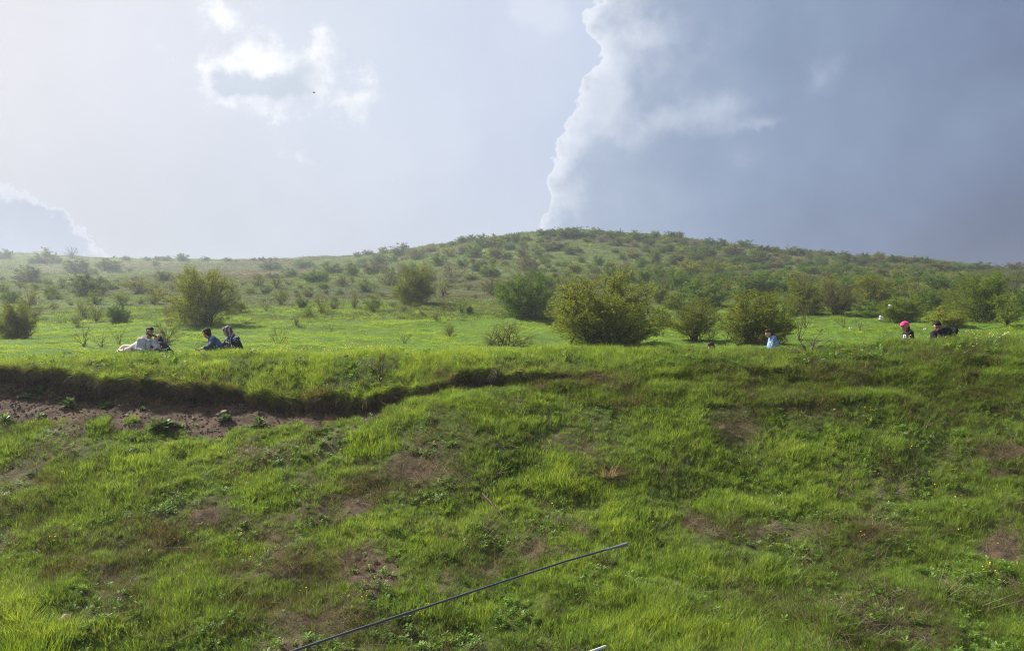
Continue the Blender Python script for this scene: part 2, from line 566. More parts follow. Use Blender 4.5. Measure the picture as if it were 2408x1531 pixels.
segs = {'v': 6, 'n0': 10, 'n1': 40, 'n2': 70, 'n3': 24, 'n4': 56, 'n5': 34, 'E': 22, 'F': 4, 'G': 26, 'H': 14, 'I': 22, 'J': 26, 'K': 26, 'L': 24, 'M': 30, 'N': 34, 'O': 44, 'P': 6, 'q': 6}
tv = []
for i in range(len(names) - 1):
    k = segs[names[i]]
    tv.extend(i + np.arange(k) / k)
tv.append(len(names) - 1)
tv = np.array(tv)


def pchip(vals, t):
    d = vals[1:] - vals[:-1]
    m_ = np.zeros_like(vals)
    a, b = d[:-1], d[1:]
    same = (a * b) > 0
    m_[1:-1] = np.where(same, 2 * a * b / np.where(same, a + b, 1), 0)
    m_[0], m_[-1] = d[0], d[-1]
    i = np.clip(np.floor(t).astype(int), 0, len(vals) - 2)
    s = (t - i)[:, None]
    h00, h10, h01, h11 = 2 * s**3 - 3 * s**2 + 1, s**3 - 2 * s**2 + s, -2 * s**3 + 3 * s**2, s**3 - s**2
    return h00 * vals[i] + h10 * m_[i] + h01 * vals[i + 1] + h11 * m_[i + 1]


TD = pchip(dist, tv); TZ = pchip(ctl_z, tv); TR = pchip(ctl_ratio, tv)
TX = TR * TD
JT = np.broadcast_to(tv[:, None], TD.shape)
ix = {n_: i for i, n_ in enumerate(names)}
# relief: hummocks on the slope, clods on the bank, soft swells on meadow and hill
sl = np.clip((JT - ix['n1']) / 0.3, 0, 1) * np.clip((ix['E'] - .05 - JT) / 0.25, 0, 1)
TZ = TZ + sl * ((fbm(TX / 0.9, TD / 0.7, seed=41, octv=4) - .5) * 0.34 + (fbm(TX / 0.22, TD / 0.22, seed=42, octv=2) - .5) * 0.07)
rt = np.clip((TX / TD + 0.08) / 0.1, 0, 1)
TZ = TZ + sl * rt * (np.abs(fbm(TX / 1.3, TD / 0.9, seed=45, octv=3) - .5)) * -0.12
fc = np.clip((JT - ix['n5'] - .4) / .4, 0, 1) * np.clip((ix['G'] + .1 - JT) / 0.2, 0, 1)
TD = TD + fc * ((fbm(TX / 0.45, TZ / 0.22, seed=51, octv=5, gain=.6) - .5) * 0.55)
lip = np.clip((JT - ix['G']) / .15, 0, 1) * np.clip((ix['I'] - JT) / .5, 0, 1)
TZ = TZ + lip * ((fbm(TX / 0.7, TD / 0.5, seed=55, octv=3) - .5) * 0.16)
md = np.clip((JT - ix['I']) / .3, 0, 1) * np.clip((ix['M'] - JT) / .5, 0, 1)
TZ = TZ + md * ((fbm(TX / 2.4, TD / 1.8, seed=61, octv=5, gain=.55) - .5) * 0.55)
hl = np.clip((JT - ix['M'] + .3) / .8, 0, 1) * np.clip((ix['q'] + 0.6 - JT) / .5, 0, 1)
TZ = TZ + hl * ((fbm(TX / 14, TD / 9, seed=71, octv=4) - .5) * 1.6)

def project(x, y, z):
    dz = z - CAMZ
    ct, st = math.cos(PITCH), math.sin(PITCH)
    fw = y * ct + dz * st
    up = -y * st + dz * ct
    return 1204 + FPX * x / fw, 765.5 - FPX * up / fw

PPX, PPY = project(TX, TD, TZ)

# ---- masks painted by place: bare soil, dry thatch, lush grass  (centre, radii in photo units, strength)
BARE = [(450, 968, 470, 24, 1), (60, 985, 110, 40, .9), (980, 1090, 120, 34, .75), (870, 1325, 62, 48, .8), (1280, 1305, 60, 32, .9), (1430, 1345, 60, 34, .75), (100, 1275, 90, 46, .7),
        (40, 1215, 60, 30, .5), (840, 1190, 36, 26, .8), (1060, 1262, 36, 16, .6), (1250, 1165, 26, 16, .5), (2345, 1290, 44, 60, .9), (2380, 1068, 50, 18, .9), (2365, 1116, 40, 13, 1),
        (2390, 1390, 34, 34, .8), (2310, 1240, 30, 30, .6), (600, 1065, 40, 14, .5), (530, 1352, 46, 20, .7), (150, 1335, 120, 46, .5), (700, 1450, 80, 30, .35), (640, 1260, 60, 20, .45), (480, 1215, 40, 22, .55),
        (1010, 1050, 60, 20, .7), (1560, 1460, 40, 20, .4), (860, 1370, 50, 24, .5), (1380, 1250, 40, 18, .5), (1150, 1345, 60, 18, .6), (1640, 1230, 40, 16, .55), (290, 1145, 30, 12, .5), (1270, 1100, 40, 14, .4)]
DRY = [(1960, 890, 90, 34, .95), (1900, 955, 110, 46, .8), (2250, 845, 90, 36, .75), (2290, 930, 120, 36, .75), (1720, 880, 70, 26, .6), (1640, 905, 40, 16, .4), (1390, 905, 80, 20, .6), (1130, 890, 120, 18, .5), (1000, 1150, 150, 56, .5),
       (1440, 1112, 60, 20, .9), (2200, 1440, 220, 90, .6), (1750, 1245, 90, 26, .7), (2060, 1255, 160, 28, .75), (350, 1400, 220, 70, .45), (1640, 1240, 44, 20, .7), (2010, 1340, 160, 60, .5), (1760, 960, 60, 60, .6), (1740, 1010, 70, 40, .6),
       (2120, 1100, 60, 40, .4), (700, 1200, 100, 50, .3), (700, 1320, 120, 50, .5), (1060, 1330, 120, 50, .5), (1500, 940, 50, 24, .35), (2200, 980, 120, 40, .5), (2330, 1060, 70, 30, .6), (1300, 910, 50, 16, .5), (380, 1260, 90, 40, .4), (480, 1290, 120, 30, .5),
       (160, 1120, 80, 30, .35), (1880, 1420, 120, 60, .4), (1560, 1110, 60, 30, .6), (1800, 850, 60, 12, .4)]
LUSH = [(870, 1050, 62, 34, 1), (1230, 985, 110, 50, 1), (330, 1090, 100, 36, .8), (230, 1130, 110, 46, .7), (620, 1170, 90, 40, .7), (1860, 1195, 180, 32, .8), (1620, 1330, 130, 46, .7), (1500, 1490, 220, 40, .8), (80, 1495, 80, 46, 1), (1250, 1085, 120, 40, .5),
        (480, 1060, 80, 24, .7), (960, 960, 60, 30, .9), (1100, 935, 90, 26, .9), (1550, 1060, 120, 60, .6), (1350, 1150, 120, 40, .6), (1480, 1220, 140, 40, .6), (1050, 1450, 120, 50, .7), (780, 1090, 80, 30, .6), (700, 1160, 120, 30, .5), (230, 1000, 30, 24, .8),
        (1600, 980, 60, 40, .5), (1950, 1060, 120, 50, .4), (560, 1300, 60, 30, .4), (1750, 1150, 100, 40, .5), (1500, 860, 160, 20, .5)]


def blobs(lst, px, py, wob=0.35, seed=90):
    n1 = fbm(px / 60.0, py / 34.0, seed=seed, octv=4) - .5
    s = np.zeros_like(px, dtype=float)
    for (a, b, c, d, w) in lst:
        r = np.sqrt(((px - a) / c) ** 2 + ((py - b) / d) ** 2)
        s = np.maximum(s, w * np.clip(1.45 - r + n1 * wob * 3.4, 0, 1))
    return s


n5row = PPY[int(np.argmin(np.abs(tv - ix['n5'])))].copy()


def bare_zone(px, py):
    """the open soil under the broken edge at the left"""
    w = (fbm(px / 46.0, py / 26.0, seed=96, octv=4) - .5)
    lim = np.interp(px, PXC, n5row) - 1 + w * 70
    a = np.clip((lim - py) / 10, 0, 1) * np.clip((985 + w * 160 - px) / 60, 0, 1)
    left_g = np.clip((60 + w * 120 - px) / 50, 0, 1) * np.clip((py - 975) / 10, 0, 1)
    return a * (1 - left_g)


def masks(px, py):
    return np.maximum(blobs(BARE[2:], px, py, seed=91) * .85, bare_zone(px, py)), blobs(DRY, px, py, seed=92) * np.where(px > 1500, np.where(py < 1000, .55, .72), .95), blobs(LUSH, px, py, seed=93)


mB, mD, mL = masks(PPX, PPY)
n_a = fbm(TX / 1.1, TD / 1.1, seed=81, octv=4)
slope_green = np.clip(0.75 + (n_a - .5) * 1.6 + 0.3 * mL - 1.1 * mB - 0.45 * mD, 0, 1)
humus = np.clip((JT - ix['E'] + 0.02 + (fbm(TX / .4, TZ / .3, seed=83) - .5) * 1.1) / 0.35, 0, 1) * np.clip((ix['H'] - JT) / .3, 0, 1)


def grid_obj(name, j0, j1, mat, attrs, label_kind='structure'):
    nr = j1 - j0 + 1
    v = np.stack([TX[j0:j1 + 1], TD[j0:j1 + 1], TZ[j0:j1 + 1]], -1).reshape(-1, 3)
    idx = np.arange(nr * NCOL).reshape(nr, NCOL)
    q_ = np.stack([idx[:-1, :-1], idx[:-1, 1:], idx[1:, 1:], idx[1:, :-1]], -1).reshape(-1, 4)
    me = mesh_np(name, v, quads=q_, smooth=True)
    for k_n, arr in attrs.items():
        attr(me, k_n, arr[j0:j1 + 1].ravel())
    o = link(name, me, mat)
    tag(o, kind=label_kind)
    return o


def jrow(name, plus=0.0):
    return int(np.argmin(np.abs(tv - (ix[name] + plus))))


face_green = np.clip((fbm(TX / .5, TZ / .4, seed=84) - .62) * 3, 0, 1) * 0 + np.clip(right[None, :] * (0.55 + 0 * TX), 0, 1)
lipg = np.clip((JT - ix['G']) / .3, 0, 1) * 0.9
g_bank = np.where(JT > ix['F'], lipg, face_green)
jE, jG, jI, jM = jrow('n5', 0.55), jrow('H', 0.0), jrow('I', 0), jrow('M', .2)
g_slope = slope_green * np.clip((ix['E'] - JT) / .5, 0.0, 1)
g_slope = np.maximum(g_slope, right[None, :] * slope_green * .8)
g_slope = g_slope * (1 - bare_zone(PPX, PPY))
grid_obj('grass_slope', 0, jE, M_SOIL, {'green': g_slope})
grid_obj('earth_bank', jE, jG, M_FACE, {'green': g_bank, 'humus': humus * (1 - right[None, :] * .75)})
hill_bare = np.zeros_like(TX)
for (a, b, c, d, w) in [(330, 622, 120, 7, .9), (600, 640, 110, 9, .9), (480, 632, 60, 5, .6), (130, 634, 80, 9, .7), (620, 655, 60, 6, .6), (230, 636, 40, 6, .5)]:
    r = np.sqrt(((PPX - a) / c) ** 2 + ((PPY - b) / d) ** 2)
    hill_bare = np.maximum(hill_bare, w * np.clip((1.2 - r) * 2, 0, 1))
g_mead = np.clip(1.12 - (TD - 40) / 34 + (fbm(TX / 6, TD / 6, seed=86, octv=4) - .5) * 1.3, 0.0, 1)
g_mead = np.maximum(g_mead, np.clip((fbm(TX / 22, TD / 22, seed=87, octv=4) - .42) * 3.0, 0, .75) * (TD > 70))
grid_obj('meadow', jG, jM, M_TURF, {'green': g_mead, 'bare': hill_bare})
grid_obj('hillside', jM, len(tv) - 1, M_HILL, {'green': g_mead, 'bare': hill_bare})

# ---- lookup of the ground
jK0 = jrow('J', 0.5)


def col_at(px):
    c = np.interp(px, PXC, np.arange(NCOL))
    i = int(min(NCOL - 2, max(0, math.floor(c))))
    return i, c - i


def column(px, A):
    i, f = col_at(px)
    return A[:, i] * (1 - f) + A[:, i + 1] * f


jP = jrow('P')


def ground_far(px, py):
    """point of the meadow or hill seen at (px, py)"""
    rr, dd, zz, xx = (column(px, A)[jK0:jP + 1] for A in (PPY, TD, TZ, TX))
    rr = np.minimum.accumulate(rr) - np.arange(len(rr)) * 1e-6
    k = np.interp(-py, -rr, np.arange(len(rr)))
    a = np.arange(len(rr))
    return float(np.interp(k, a, xx)), float(np.interp(k, a, dd)), float(np.interp(k, a, zz))


def ground_near(px, py, upto='E'):
    """point of the slope seen at (px, py)"""
    j0, j1 = jrow('n1'), jrow(upto)
    rr, dd, zz, xx = (column(px, A)[j0:j1 + 1] for A in (PPY, TD, TZ, TX))
    rr = np.minimum.accumulate(rr) - np.arange(len(rr)) * 1e-6
    a = np.arange(len(rr))
    k = np.interp(-py, -rr, a)
    return float(np.interp(k, a, xx)), float(np.interp(k, a, dd)), float(np.interp(k, a, zz))


def ground_z(x, y, jlo='G', jhi='P'):
    """height of the ground at a place behind the lip (or on another part of the profile)"""
    j0, j1 = jrow(jlo), jrow(jhi)
    px = 1204 + FPX * x / y
    for _ in range(3):
        xr = column(px, TR)[j0:j1 + 1]; dd = column(px, TD)[j0:j1 + 1]
        ratio = float(np.interp(y, dd, xr))
        px += (x / y - ratio) * FPX
    return float(np.interp(y, column(px, TD)[j0:j1 + 1], column(px, TZ)[j0:j1 + 1]))

# ------------------------------------------------------------------ haze: one closed box of thin air round everything
def haze_box():
    x0, x1, y0, y1 = -900.0, 900.0, -60.0, 640.0
    z0, z1 = float(TZ.min()) - 2.0, float(TZ.max()) + 14.0
    v = [(x, y, z) for z in (z0, z1) for y in (y0, y1) for x in (x0, x1)]
    f = [(0, 2, 3, 1), (4, 5, 7, 6), (0, 1, 5, 4), (2, 6, 7, 3), (0, 4, 6, 2), (1, 3, 7, 5)]
    me = bpy.data.meshes.new('haze')
    me.from_pydata(v, [], f)
    m, n, out = new_mat('haze_air')
    pv = n.new('ShaderNodeVolumePrincipled')
    pv.inputs['Color'].default_value = (0.80, 0.88, 1.0, 1)
    pv.inputs['Density'].default_value = HAZE_DENSITY
    pv.inputs['Anisotropy'].default_value = 0.4
    n.l.new(pv.outputs[0], out.inputs['Volume'])
    tag(link('haze', me, m), kind='stuff')


if HAZE_DENSITY > 0:
    haze_box()

# ------------------------------------------------------------------ grass
def blade_mat(name, ramp, transl=0.45, rough=0.6, spec=0.25, jit=0.16):
    """blade or leaf: colour picked by the 'hue' carried by each tuft, a little different from blade to blade"""
    m, n, out = new_mat(name)
    at = n.new('ShaderNodeAttribute'); at.attribute_type = 'INSTANCER'; at.attribute_name = 'hue'
    geo = n.new('ShaderNodeNewGeometry')
    rnd = geo.outputs['Random Per Island']
    h = n.add(at.outputs['Fac'], n.mul(n.sub(rnd, 0.5), jit))
    c = n.ramp(h, ramp)
    c = n.mix(0.35, c, n.ramp(rnd, [(0, (.45, .45, .45)), (1, (1.6, 1.6, 1.4))]), 'MULTIPLY')
    leaf_shader(n, out, c, transl, rough, spec)
    return m


def leaf_shader(n, out, c, transl, rough, spec):
    b = n.new('ShaderNodeBsdfPrincipled')
    b.inputs['Roughness'].default_value = rough
    b.inputs['Specular IOR Level'].default_value = spec
    n.put(b.inputs['Base Color'], c)
    t = n.new('ShaderNodeBsdfTranslucent')
    n.put(t.inputs[0], n.mix(1.0, c, (1.45, 1.35, .7), 'MULTIPLY'))
    ms = n.new('ShaderNodeMixShader')
    ms.inputs[0].default_value = transl
    n.l.new(b.outputs[0], ms.inputs[1])
    n.l.new(t.outputs[0], ms.inputs[2])
    n.l.new(ms.outputs[0], out.inputs[0])


GRASS_RAMP = [(0.0, (.230, .180, .110)), (0.18, (.140, .112, .060)), (0.34, (.095, .098, .032)), (0.50, (.106, .162, .034)), (0.70, (.160, .252, .042)), (0.88, (.215, .308, .050)), (1.0, (.265, .335, .062))]
M_BLADE = blade_mat('grass_blade', GRASS_RAMP, 0.5)
M_DRY = blade_mat('dry_blade', [(0.0, (.30, .25, .18)), (0.3, (.19, .15, .10)), (0.6, (.105, .080, .052)), (1.0, (.052, .040, .027))], 0.25, 0.8, 0.1, 0.5)
M_WEED = blade_mat('weed_leaf', [(0.0, (.045, .095, .018)), (0.4, (.080, .170, .020)), (0.7, (.130, .24, .026)), (1.0, (.22, .30, .11))], 0.4)


def tuft(name, n, h, spread, width, lean, seed, droop=0.5, nseg=3, hvar=0.45):
    """a tuft of curved tapering blades, base at the origin"""
    r = np.random.default_rng(seed)
    a = r.uniform(0, 2 * PI, n)
    rad = spread * np.sqrt(r.uniform(0, 1, n))
    bx, by = rad * np.cos(a), rad * np.sin(a)
    hh = h * (1 - hvar * r.uniform(0, 1, n))
    d = a + r.normal(0, 1.1, n)
    ln = lean * r.uniform(0.2, 1.6, n)
    wd = width * r.uniform(0.7, 1.3, n)
    face = d + PI / 2 + r.normal(0, .5, n)
    V, T, Q = [], [], []
    ts = np.linspace(0, 1, nseg + 1)
    for k in range(n):
        base = len(V)
        for s in ts:
            out_ = hh[k] * ln[k] * (s + droop * s * s)
            z = hh[k] * s * (1 - 0.42 * droop * ln[k] * s)
            x = bx[k] + out_ * math.cos(d[k]); y = by[k] + out_ * math.sin(d[k])
            w = wd[k] * (1 - s) ** 0.7 * 0.5
            cx, cy_ = math.cos(face[k]) * w, math.sin(face[k]) * w
            if s < 1:
                V.append((x - cx, y - cy_, z)); V.append((x + cx, y + cy_, z))
            else:
                V.append((x, y, z))
        for i in range(nseg - 1):
            q0 = base + 2 * i
            Q.append((q0, q0 + 1, q0 + 3, q0 + 2))
        q0 = base + 2 * (nseg - 1)
        T.append((q0, q0 + 1, q0 + 2))
    return mesh_np(name, V, T, Q, True)


def rosette(name, n, h, ll, lw, seed, up=0.6):
    """low weed: oval leaves on short stalks"""
    r = np.random.default_rng(seed)
    V, Q, T = [], [], []
    for k in range(n):
        a = r.uniform(0, 2 * PI); e = up * r.uniform(.25, 1.3)
        L = ll * r.uniform(.6, 1.2); W = lw * r.uniform(.7, 1.2)
        z0 = h * r.uniform(0, 1); b0 = 0.35 * h * r.uniform(0, 1)
        dx, dy = math.cos(a), math.sin(a)
        px_, py_ = -dy, dx
        base = len(V)
        for s, w in ((0, .12), (.35, .9), (.7, .8), (1, 0)):
            o_ = b0 + L * s * math.cos(e * (1 - s * .5)); z = z0 + L * s * math.sin(e) * (1 - .35 * s)
            if w:
                V.append((dx * o_ - px_ * W * w / 2, dy * o_ - py_ * W * w / 2, z)); V.append((dx * o_ + px_ * W * w / 2, dy * o_ + py_ * W * w / 2, z))
            else:
                V.append((dx * o_, dy * o_, z))
        Q += [(base, base + 1, base + 3, base + 2), (base + 2, base + 3, base + 5, base + 4)]
        T.append((base + 4, base + 5, base + 6))
    return mesh_np(name, V, T, Q, True)


def flower_mesh(name, n, h, seed, petals=6, r0=0.011):
    r = np.random.default_rng(seed)
    V, T, Mi = [], [], []
    for k in range(n):
        x, y = r.normal(0, .05, 2); z = h * r.uniform(.6, 1.1)
        b = len(V)
        V += [(x - .0012, y, 0), (x + .0012, y, 0), (x, y, z)]
        T.append((b, b + 1, b + 2)); Mi.append(0)
        c = len(V); V.append((x, y, z + .002))
        t0 = r.uniform(0, 6)
        tx, ty = r.normal(0, .35, 2)
        for p in range(petals * 2):
            a = t0 + PI * p / petals
            q_ = r0 * (1.0 if p % 2 else .62)
            V.append((x + q_ * math.cos(a), y + q_ * math.sin(a), z + q_ * (tx * math.cos(a) + ty * math.sin(a)) + .003))
        for p in range(petals * 2):
            T.append((c, c + 1 + p, c + 1 + (p + 1) % (petals * 2))); Mi.append(1)
    me = mesh_np(name, V, T)
    return me, Mi


def proto_collection(name, meshes, mat):
    c = bpy.data.collections.new(name)
    for i, me in enumerate(meshes):
        o = bpy.data.objects.new(f'{name}_{i:02d}', me)
        if mat is not None:
            me.materials.append(mat)
        c.objects.link(o)
    return c


def scatter(name, coll, n_proto, P, rot, scl, hue, label=None):
    """one object: a cloud of points, each carrying a tuft"""
    n = len(P)
    me = bpy.data.meshes.new(name)
    me.vertices.add(n)
    me.vertices.foreach_set('co', np.asarray(P, np.float32).ravel())
    attr(me, 'rot', rot, 'FLOAT_VECTOR'); attr(me, 'scl', scl, 'FLOAT_VECTOR'); attr(me, 'hue', hue)
    attr(me, 'idx', rng.integers(0, n_proto, n), 'INT')
    o = link(name, me)
    ng = bpy.data.node_groups.new(name, 'GeometryNodeTree')
    ng.interface.new_socket('Geometry', in_out='INPUT', socket_type='NodeSocketGeometry')
    ng.interface.new_socket('Geometry', in_out='OUTPUT', socket_type='NodeSocketGeometry')
    nd = ng.nodes
    gi, go = nd.new('NodeGroupInput'), nd.new('NodeGroupOutput')
    ci = nd.new('GeometryNodeCollectionInfo')
    ci.inputs['Collection'].default_value = coll
    ci.inputs['Separate Children'].default_value = True
    ci.inputs['Reset Children'].default_value = True
    ip = nd.new('GeometryNodeInstanceOnPoints')
    ip.inputs['Pick Instance'].default_value = True
    def named(t, nm):
        a = nd.new('GeometryNodeInputNamedAttribute'); a.data_type = t
        a.inputs['Name'].default_value = nm
        return a.outputs[0]
    ng.links.new(gi.outputs[0], ip.inputs['Points'])
    ng.links.new(ci.outputs[0], ip.inputs['Instance'])
    ng.links.new(named('INT', 'idx'), ip.inputs['Instance Index'])
    ng.links.new(named('FLOAT_VECTOR', 'rot'), ip.inputs['Rotation'])
    ng.links.new(named('FLOAT_VECTOR', 'scl'), ip.inputs['Scale'])
    ng.links.new(ip.outputs[0], go.inputs[0])
    md_ = o.modifiers.new('scatter', 'NODES')
    md_.node_group = ng
    tag(o, label, None, None, 'stuff')
    return o


def sample_ground(n, j0, j1, pxlo=-380, pxhi=2790, seed=0, dens=None):
    """points spread over rows j0..j1 of the terrain in proportion to area; returns P, px, py and the ground normal"""
    if pxlo < -100 and pxhi > 2500:
        n = int(n * 1.27)      # the wider strip keeps the same density
    r = np.random.default_rng(seed)
    i0, i1 = int(np.searchsorted(PXC, pxlo)), int(np.searchsorted(PXC, pxhi))
    S = np.stack([TX, TD, TZ], -1)[j0:j1 + 1, i0:i1 + 1]
    e1 = S[:-1, 1:] - S[:-1, :-1]; e2 = S[1:, :-1] - S[:-1, :-1]
    nrm = np.cross(e1, e2)
    ar = np.linalg.norm(nrm, axis=-1)
    nrm = nrm / (ar[..., None] + 1e-9)
    nrm = np.where(nrm[..., 2:3] < 0, -nrm, nrm)
    w = ar.copy()
    if dens is not None:
        w = w * dens(S[:-1, :-1, 1])
    w = w.ravel() / w.sum()
    k = r.choice(len(w), n, p=w)
    a, b = r.uniform(0, 1, n), r.uniform(0, 1, n)
    jj, ii = np.unravel_index(k, ar.shape)
    P = (S[jj, ii] * ((1 - a) * (1 - b))[:, None] + S[jj, ii + 1] * (a * (1 - b))[:, None]
         + S[jj + 1, ii] * ((1 - a) * b)[:, None] + S[jj + 1, ii + 1] * (a * b)[:, None])
    px, py = project(P[:, 0], P[:, 1], P[:, 2])
    return P, px, py, nrm[jj, ii]


def rots(n, tilt, seed, nrm=None, follow=0.0):
    r = np.random.default_rng(seed)
    e = np.zeros((n, 3))
    e[:, 0] = r.normal(0, tilt, n); e[:, 1] = r.normal(0, tilt, n); e[:, 2] = r.uniform(0, 2 * PI, n)
    if nrm is not None and follow:
        # lean towards the fall line (towards the camera) by part of the slope; applied after the spin, so as pre-rotation about world x / y
        e2 = np.zeros((n, 3))
        for i in range(n):
            q_ = Euler((0, 0, e[i, 2])).to_quaternion()
            nv = Vector(nrm[i]).lerp(Vector((0, 0, 1)), 1 - follow)
            q2 = Vector((0, 0, 1)).rotation_difference(nv)
            q3 = Euler((e[i, 0], e[i, 1], 0)).to_quaternion()
            e2[i] = (q2 @ q3 @ q_).to_euler()
        e = e2
    return e


C_FINE = proto_collection('fine_tuft', [tuft('fine_tuft', 18, .15, .060, .0066, .34, s, .8) for s in range(5)], M_BLADE)
C_LUSH = proto_collection('lush_tuft', [tuft('lush_tuft', 18, .22, .060, .0075, .30, 20 + s, .9) for s in range(4)], M_BLADE)
C_SHORT = proto_collection('short_tuft', [tuft('short_tuft', 20, .075, .09, .009, .5, 40 + s, .8, 2) for s in range(4)], M_BLADE)
C_TURF = proto_collection('turf_tuft', [tuft('turf_tuft', 22, .20, .34, .030, .5, 60 + s, .8, 2) for s in range(4)], blade_mat('hill_blade', [(p_, tuple(v * .80 for v in c_3)) for p_, c_3 in GRASS_RAMP], .4))
C_DRY = proto_collection('dry_tuft', [tuft('dry_tuft', 12, .17, .07, .0045, 1.5, 80 + s, .3) for s in range(5)], M_DRY)
C_WEED = proto_collection('weed_rosette', [rosette('weed_rosette', 16, .06, .055, .024, 100 + s) for s in range(3)] + [rosette('weed_rosette', 26, .09, .034, .017, 110 + s, .9) for s in range(3)], M_WEED)
C_ROOT = proto_collection('root_strand', [tuft('root_strand', 9, .28, .06, .006, .35, 130 + s, .8, 4) for s in range(4)], M_DRY)

jn1, jn5, jE_, jF_, jG_, jH_, jI_, jL_, jM_, jP_ = (jrow(k) for k in ('n1', 'n5', 'E', 'F', 'G', 'H', 'I', 'L', 'M', 'P'))


def slope_grass():
    P, px, py, nr = sample_ground(70000, jn1, jE_, seed=1, dens=lambda d: np.clip(12.0 / d, .5, 2) ** 1.2)
    B, D, L = masks(px, py)
    n1 = fbm(P[:, 0] / .8, P[:, 1] / .8, seed=201, octv=4)
    n2 = fbm(P[:, 0] / .25, P[:, 1] / .25, seed=202, octv=3)
    n3 = fbm(P[:, 0] / 2.6, P[:, 1] / 2.6, seed=203, octv=3)
    bare0 = bare_zone(px, py)
    cover_ = np.clip(0.92 + (n1 - .5) * 2.4 + (n3 - .5) * 1.0 + .5 * L - 1.15 * B - .25 * D, 0.05, 1) * (1 - np.clip(bare0 * 1.1, 0, .97))
    cover_ = np.where((px > 960) & (py < 1070), np.maximum(cover_, .62), cover_)
    keep = rng.uniform(0, 1, len(P)) < cover_
    hue = 0.66 + (n3 - .5) * 0.62 + (n2 - .5) * .55 + 0.16 * L - 0.42 * D - 0.26 * B + rng.normal(0, .09, len(P))
    hue = np.clip(hue, .16, 1.0)
    sc = np.clip(0.62 + (n1 - .5) * .9 + .5 * L - .25 * B, .28, 1.7) * rng.uniform(.7, 1.25, len(P))
    e = rots(len(P), .16, 3)
    s3 = np.stack([sc * rng.uniform(.8, 1.2, len(P)), sc, sc], -1)
    lush = keep & (rng.uniform(0, 1, len(P)) < np.clip(L * .75 + (n1 - .55) * 2.5, .04, .85))
    a = keep & ~lush
    scatter('slope_grass', C_FINE, 5, P[a], e[a], s3[a], hue[a], 'short green grass covering the slope in front')
    scatter('tall_slope_grass', C_LUSH, 4, P[lush], e[lush], s3[lush] * .85, np.clip(hue[lush] + .05, 0, 1), 'taller bright grass in clumps on the slope')
    # dry stalks and thatch
    P, px, py, nr = sample_ground(34000, jn1, jE_, seed=5, dens=lambda d: np.clip(12.0 / d, .5, 2) ** 1.2)
    B, D, L = masks(px, py)
    n1 = fbm(P[:, 0] / .7, P[:, 1] / .7, seed=211, octv=4)
    bare0 = bare_zone(px, py)
    pk = np.clip(.04 + (n1 - .5) * 1.4 + D * .55 + B * .30 - L * .3, 0.03, .85) * (1 - np.clip(bare0, 0, .97))
    k = rng.uniform(0, 1, len(P)) < pk
    sc = rng.uniform(.5, 1.25, len(P)) * (1 + .25 * D)
    e = rots(len(P), .5, 7)
    s3 = np.stack([sc * 1.1, sc, sc * rng.uniform(.4, 1.1, len(P))], -1)
    scatter('dry_thatch', C_DRY, 5, P[k], e[k], s3[k], rng.uniform(.1, .95, len(P))[k], 'brown dry grass and thatch lying through the slope')
    # leafy weeds
    P, px, py, nr = sample_ground(20000, jn1, jE_, seed=9, dens=lambda d: np.clip(12.0 / d, .5, 2) ** 1.3)
    B, D, L = masks(px, py)
    n1 = fbm(P[:, 0] / .55, P[:, 1] / .55, seed=221, octv=4)
    bare0 = bare_zone(px, py)
    pk = np.clip((n1 - .50) * 3.4 + .16 + .3 * np.clip((py - 1250) / 250, 0, 1), .02, .95) * (1 - np.clip(B * .6 + bare0 * .4, 0, .9))
    k = rng.uniform(0, 1, len(P)) < pk
    sc = rng.uniform(.5, 1.1, len(P))
    pale = blobs([(1850, 1185, 190, 22, 1), (1950, 1050, 40, 12, .8), (2000, 1120, 60, 14, .8)], px, py, seed=95)
    h = np.clip(.55 + (n1 - .5) * .8 + rng.normal(0, .16, len(P)) + pale * .5, 0, 1)
    e = rots(len(P), .25, 11)
    scatter('slope_weeds', C_WEED, 6, P[k], e[k], np.repeat(sc[k, None], 3, 1), h[k], 'low leafy weeds among the grass of the slope')


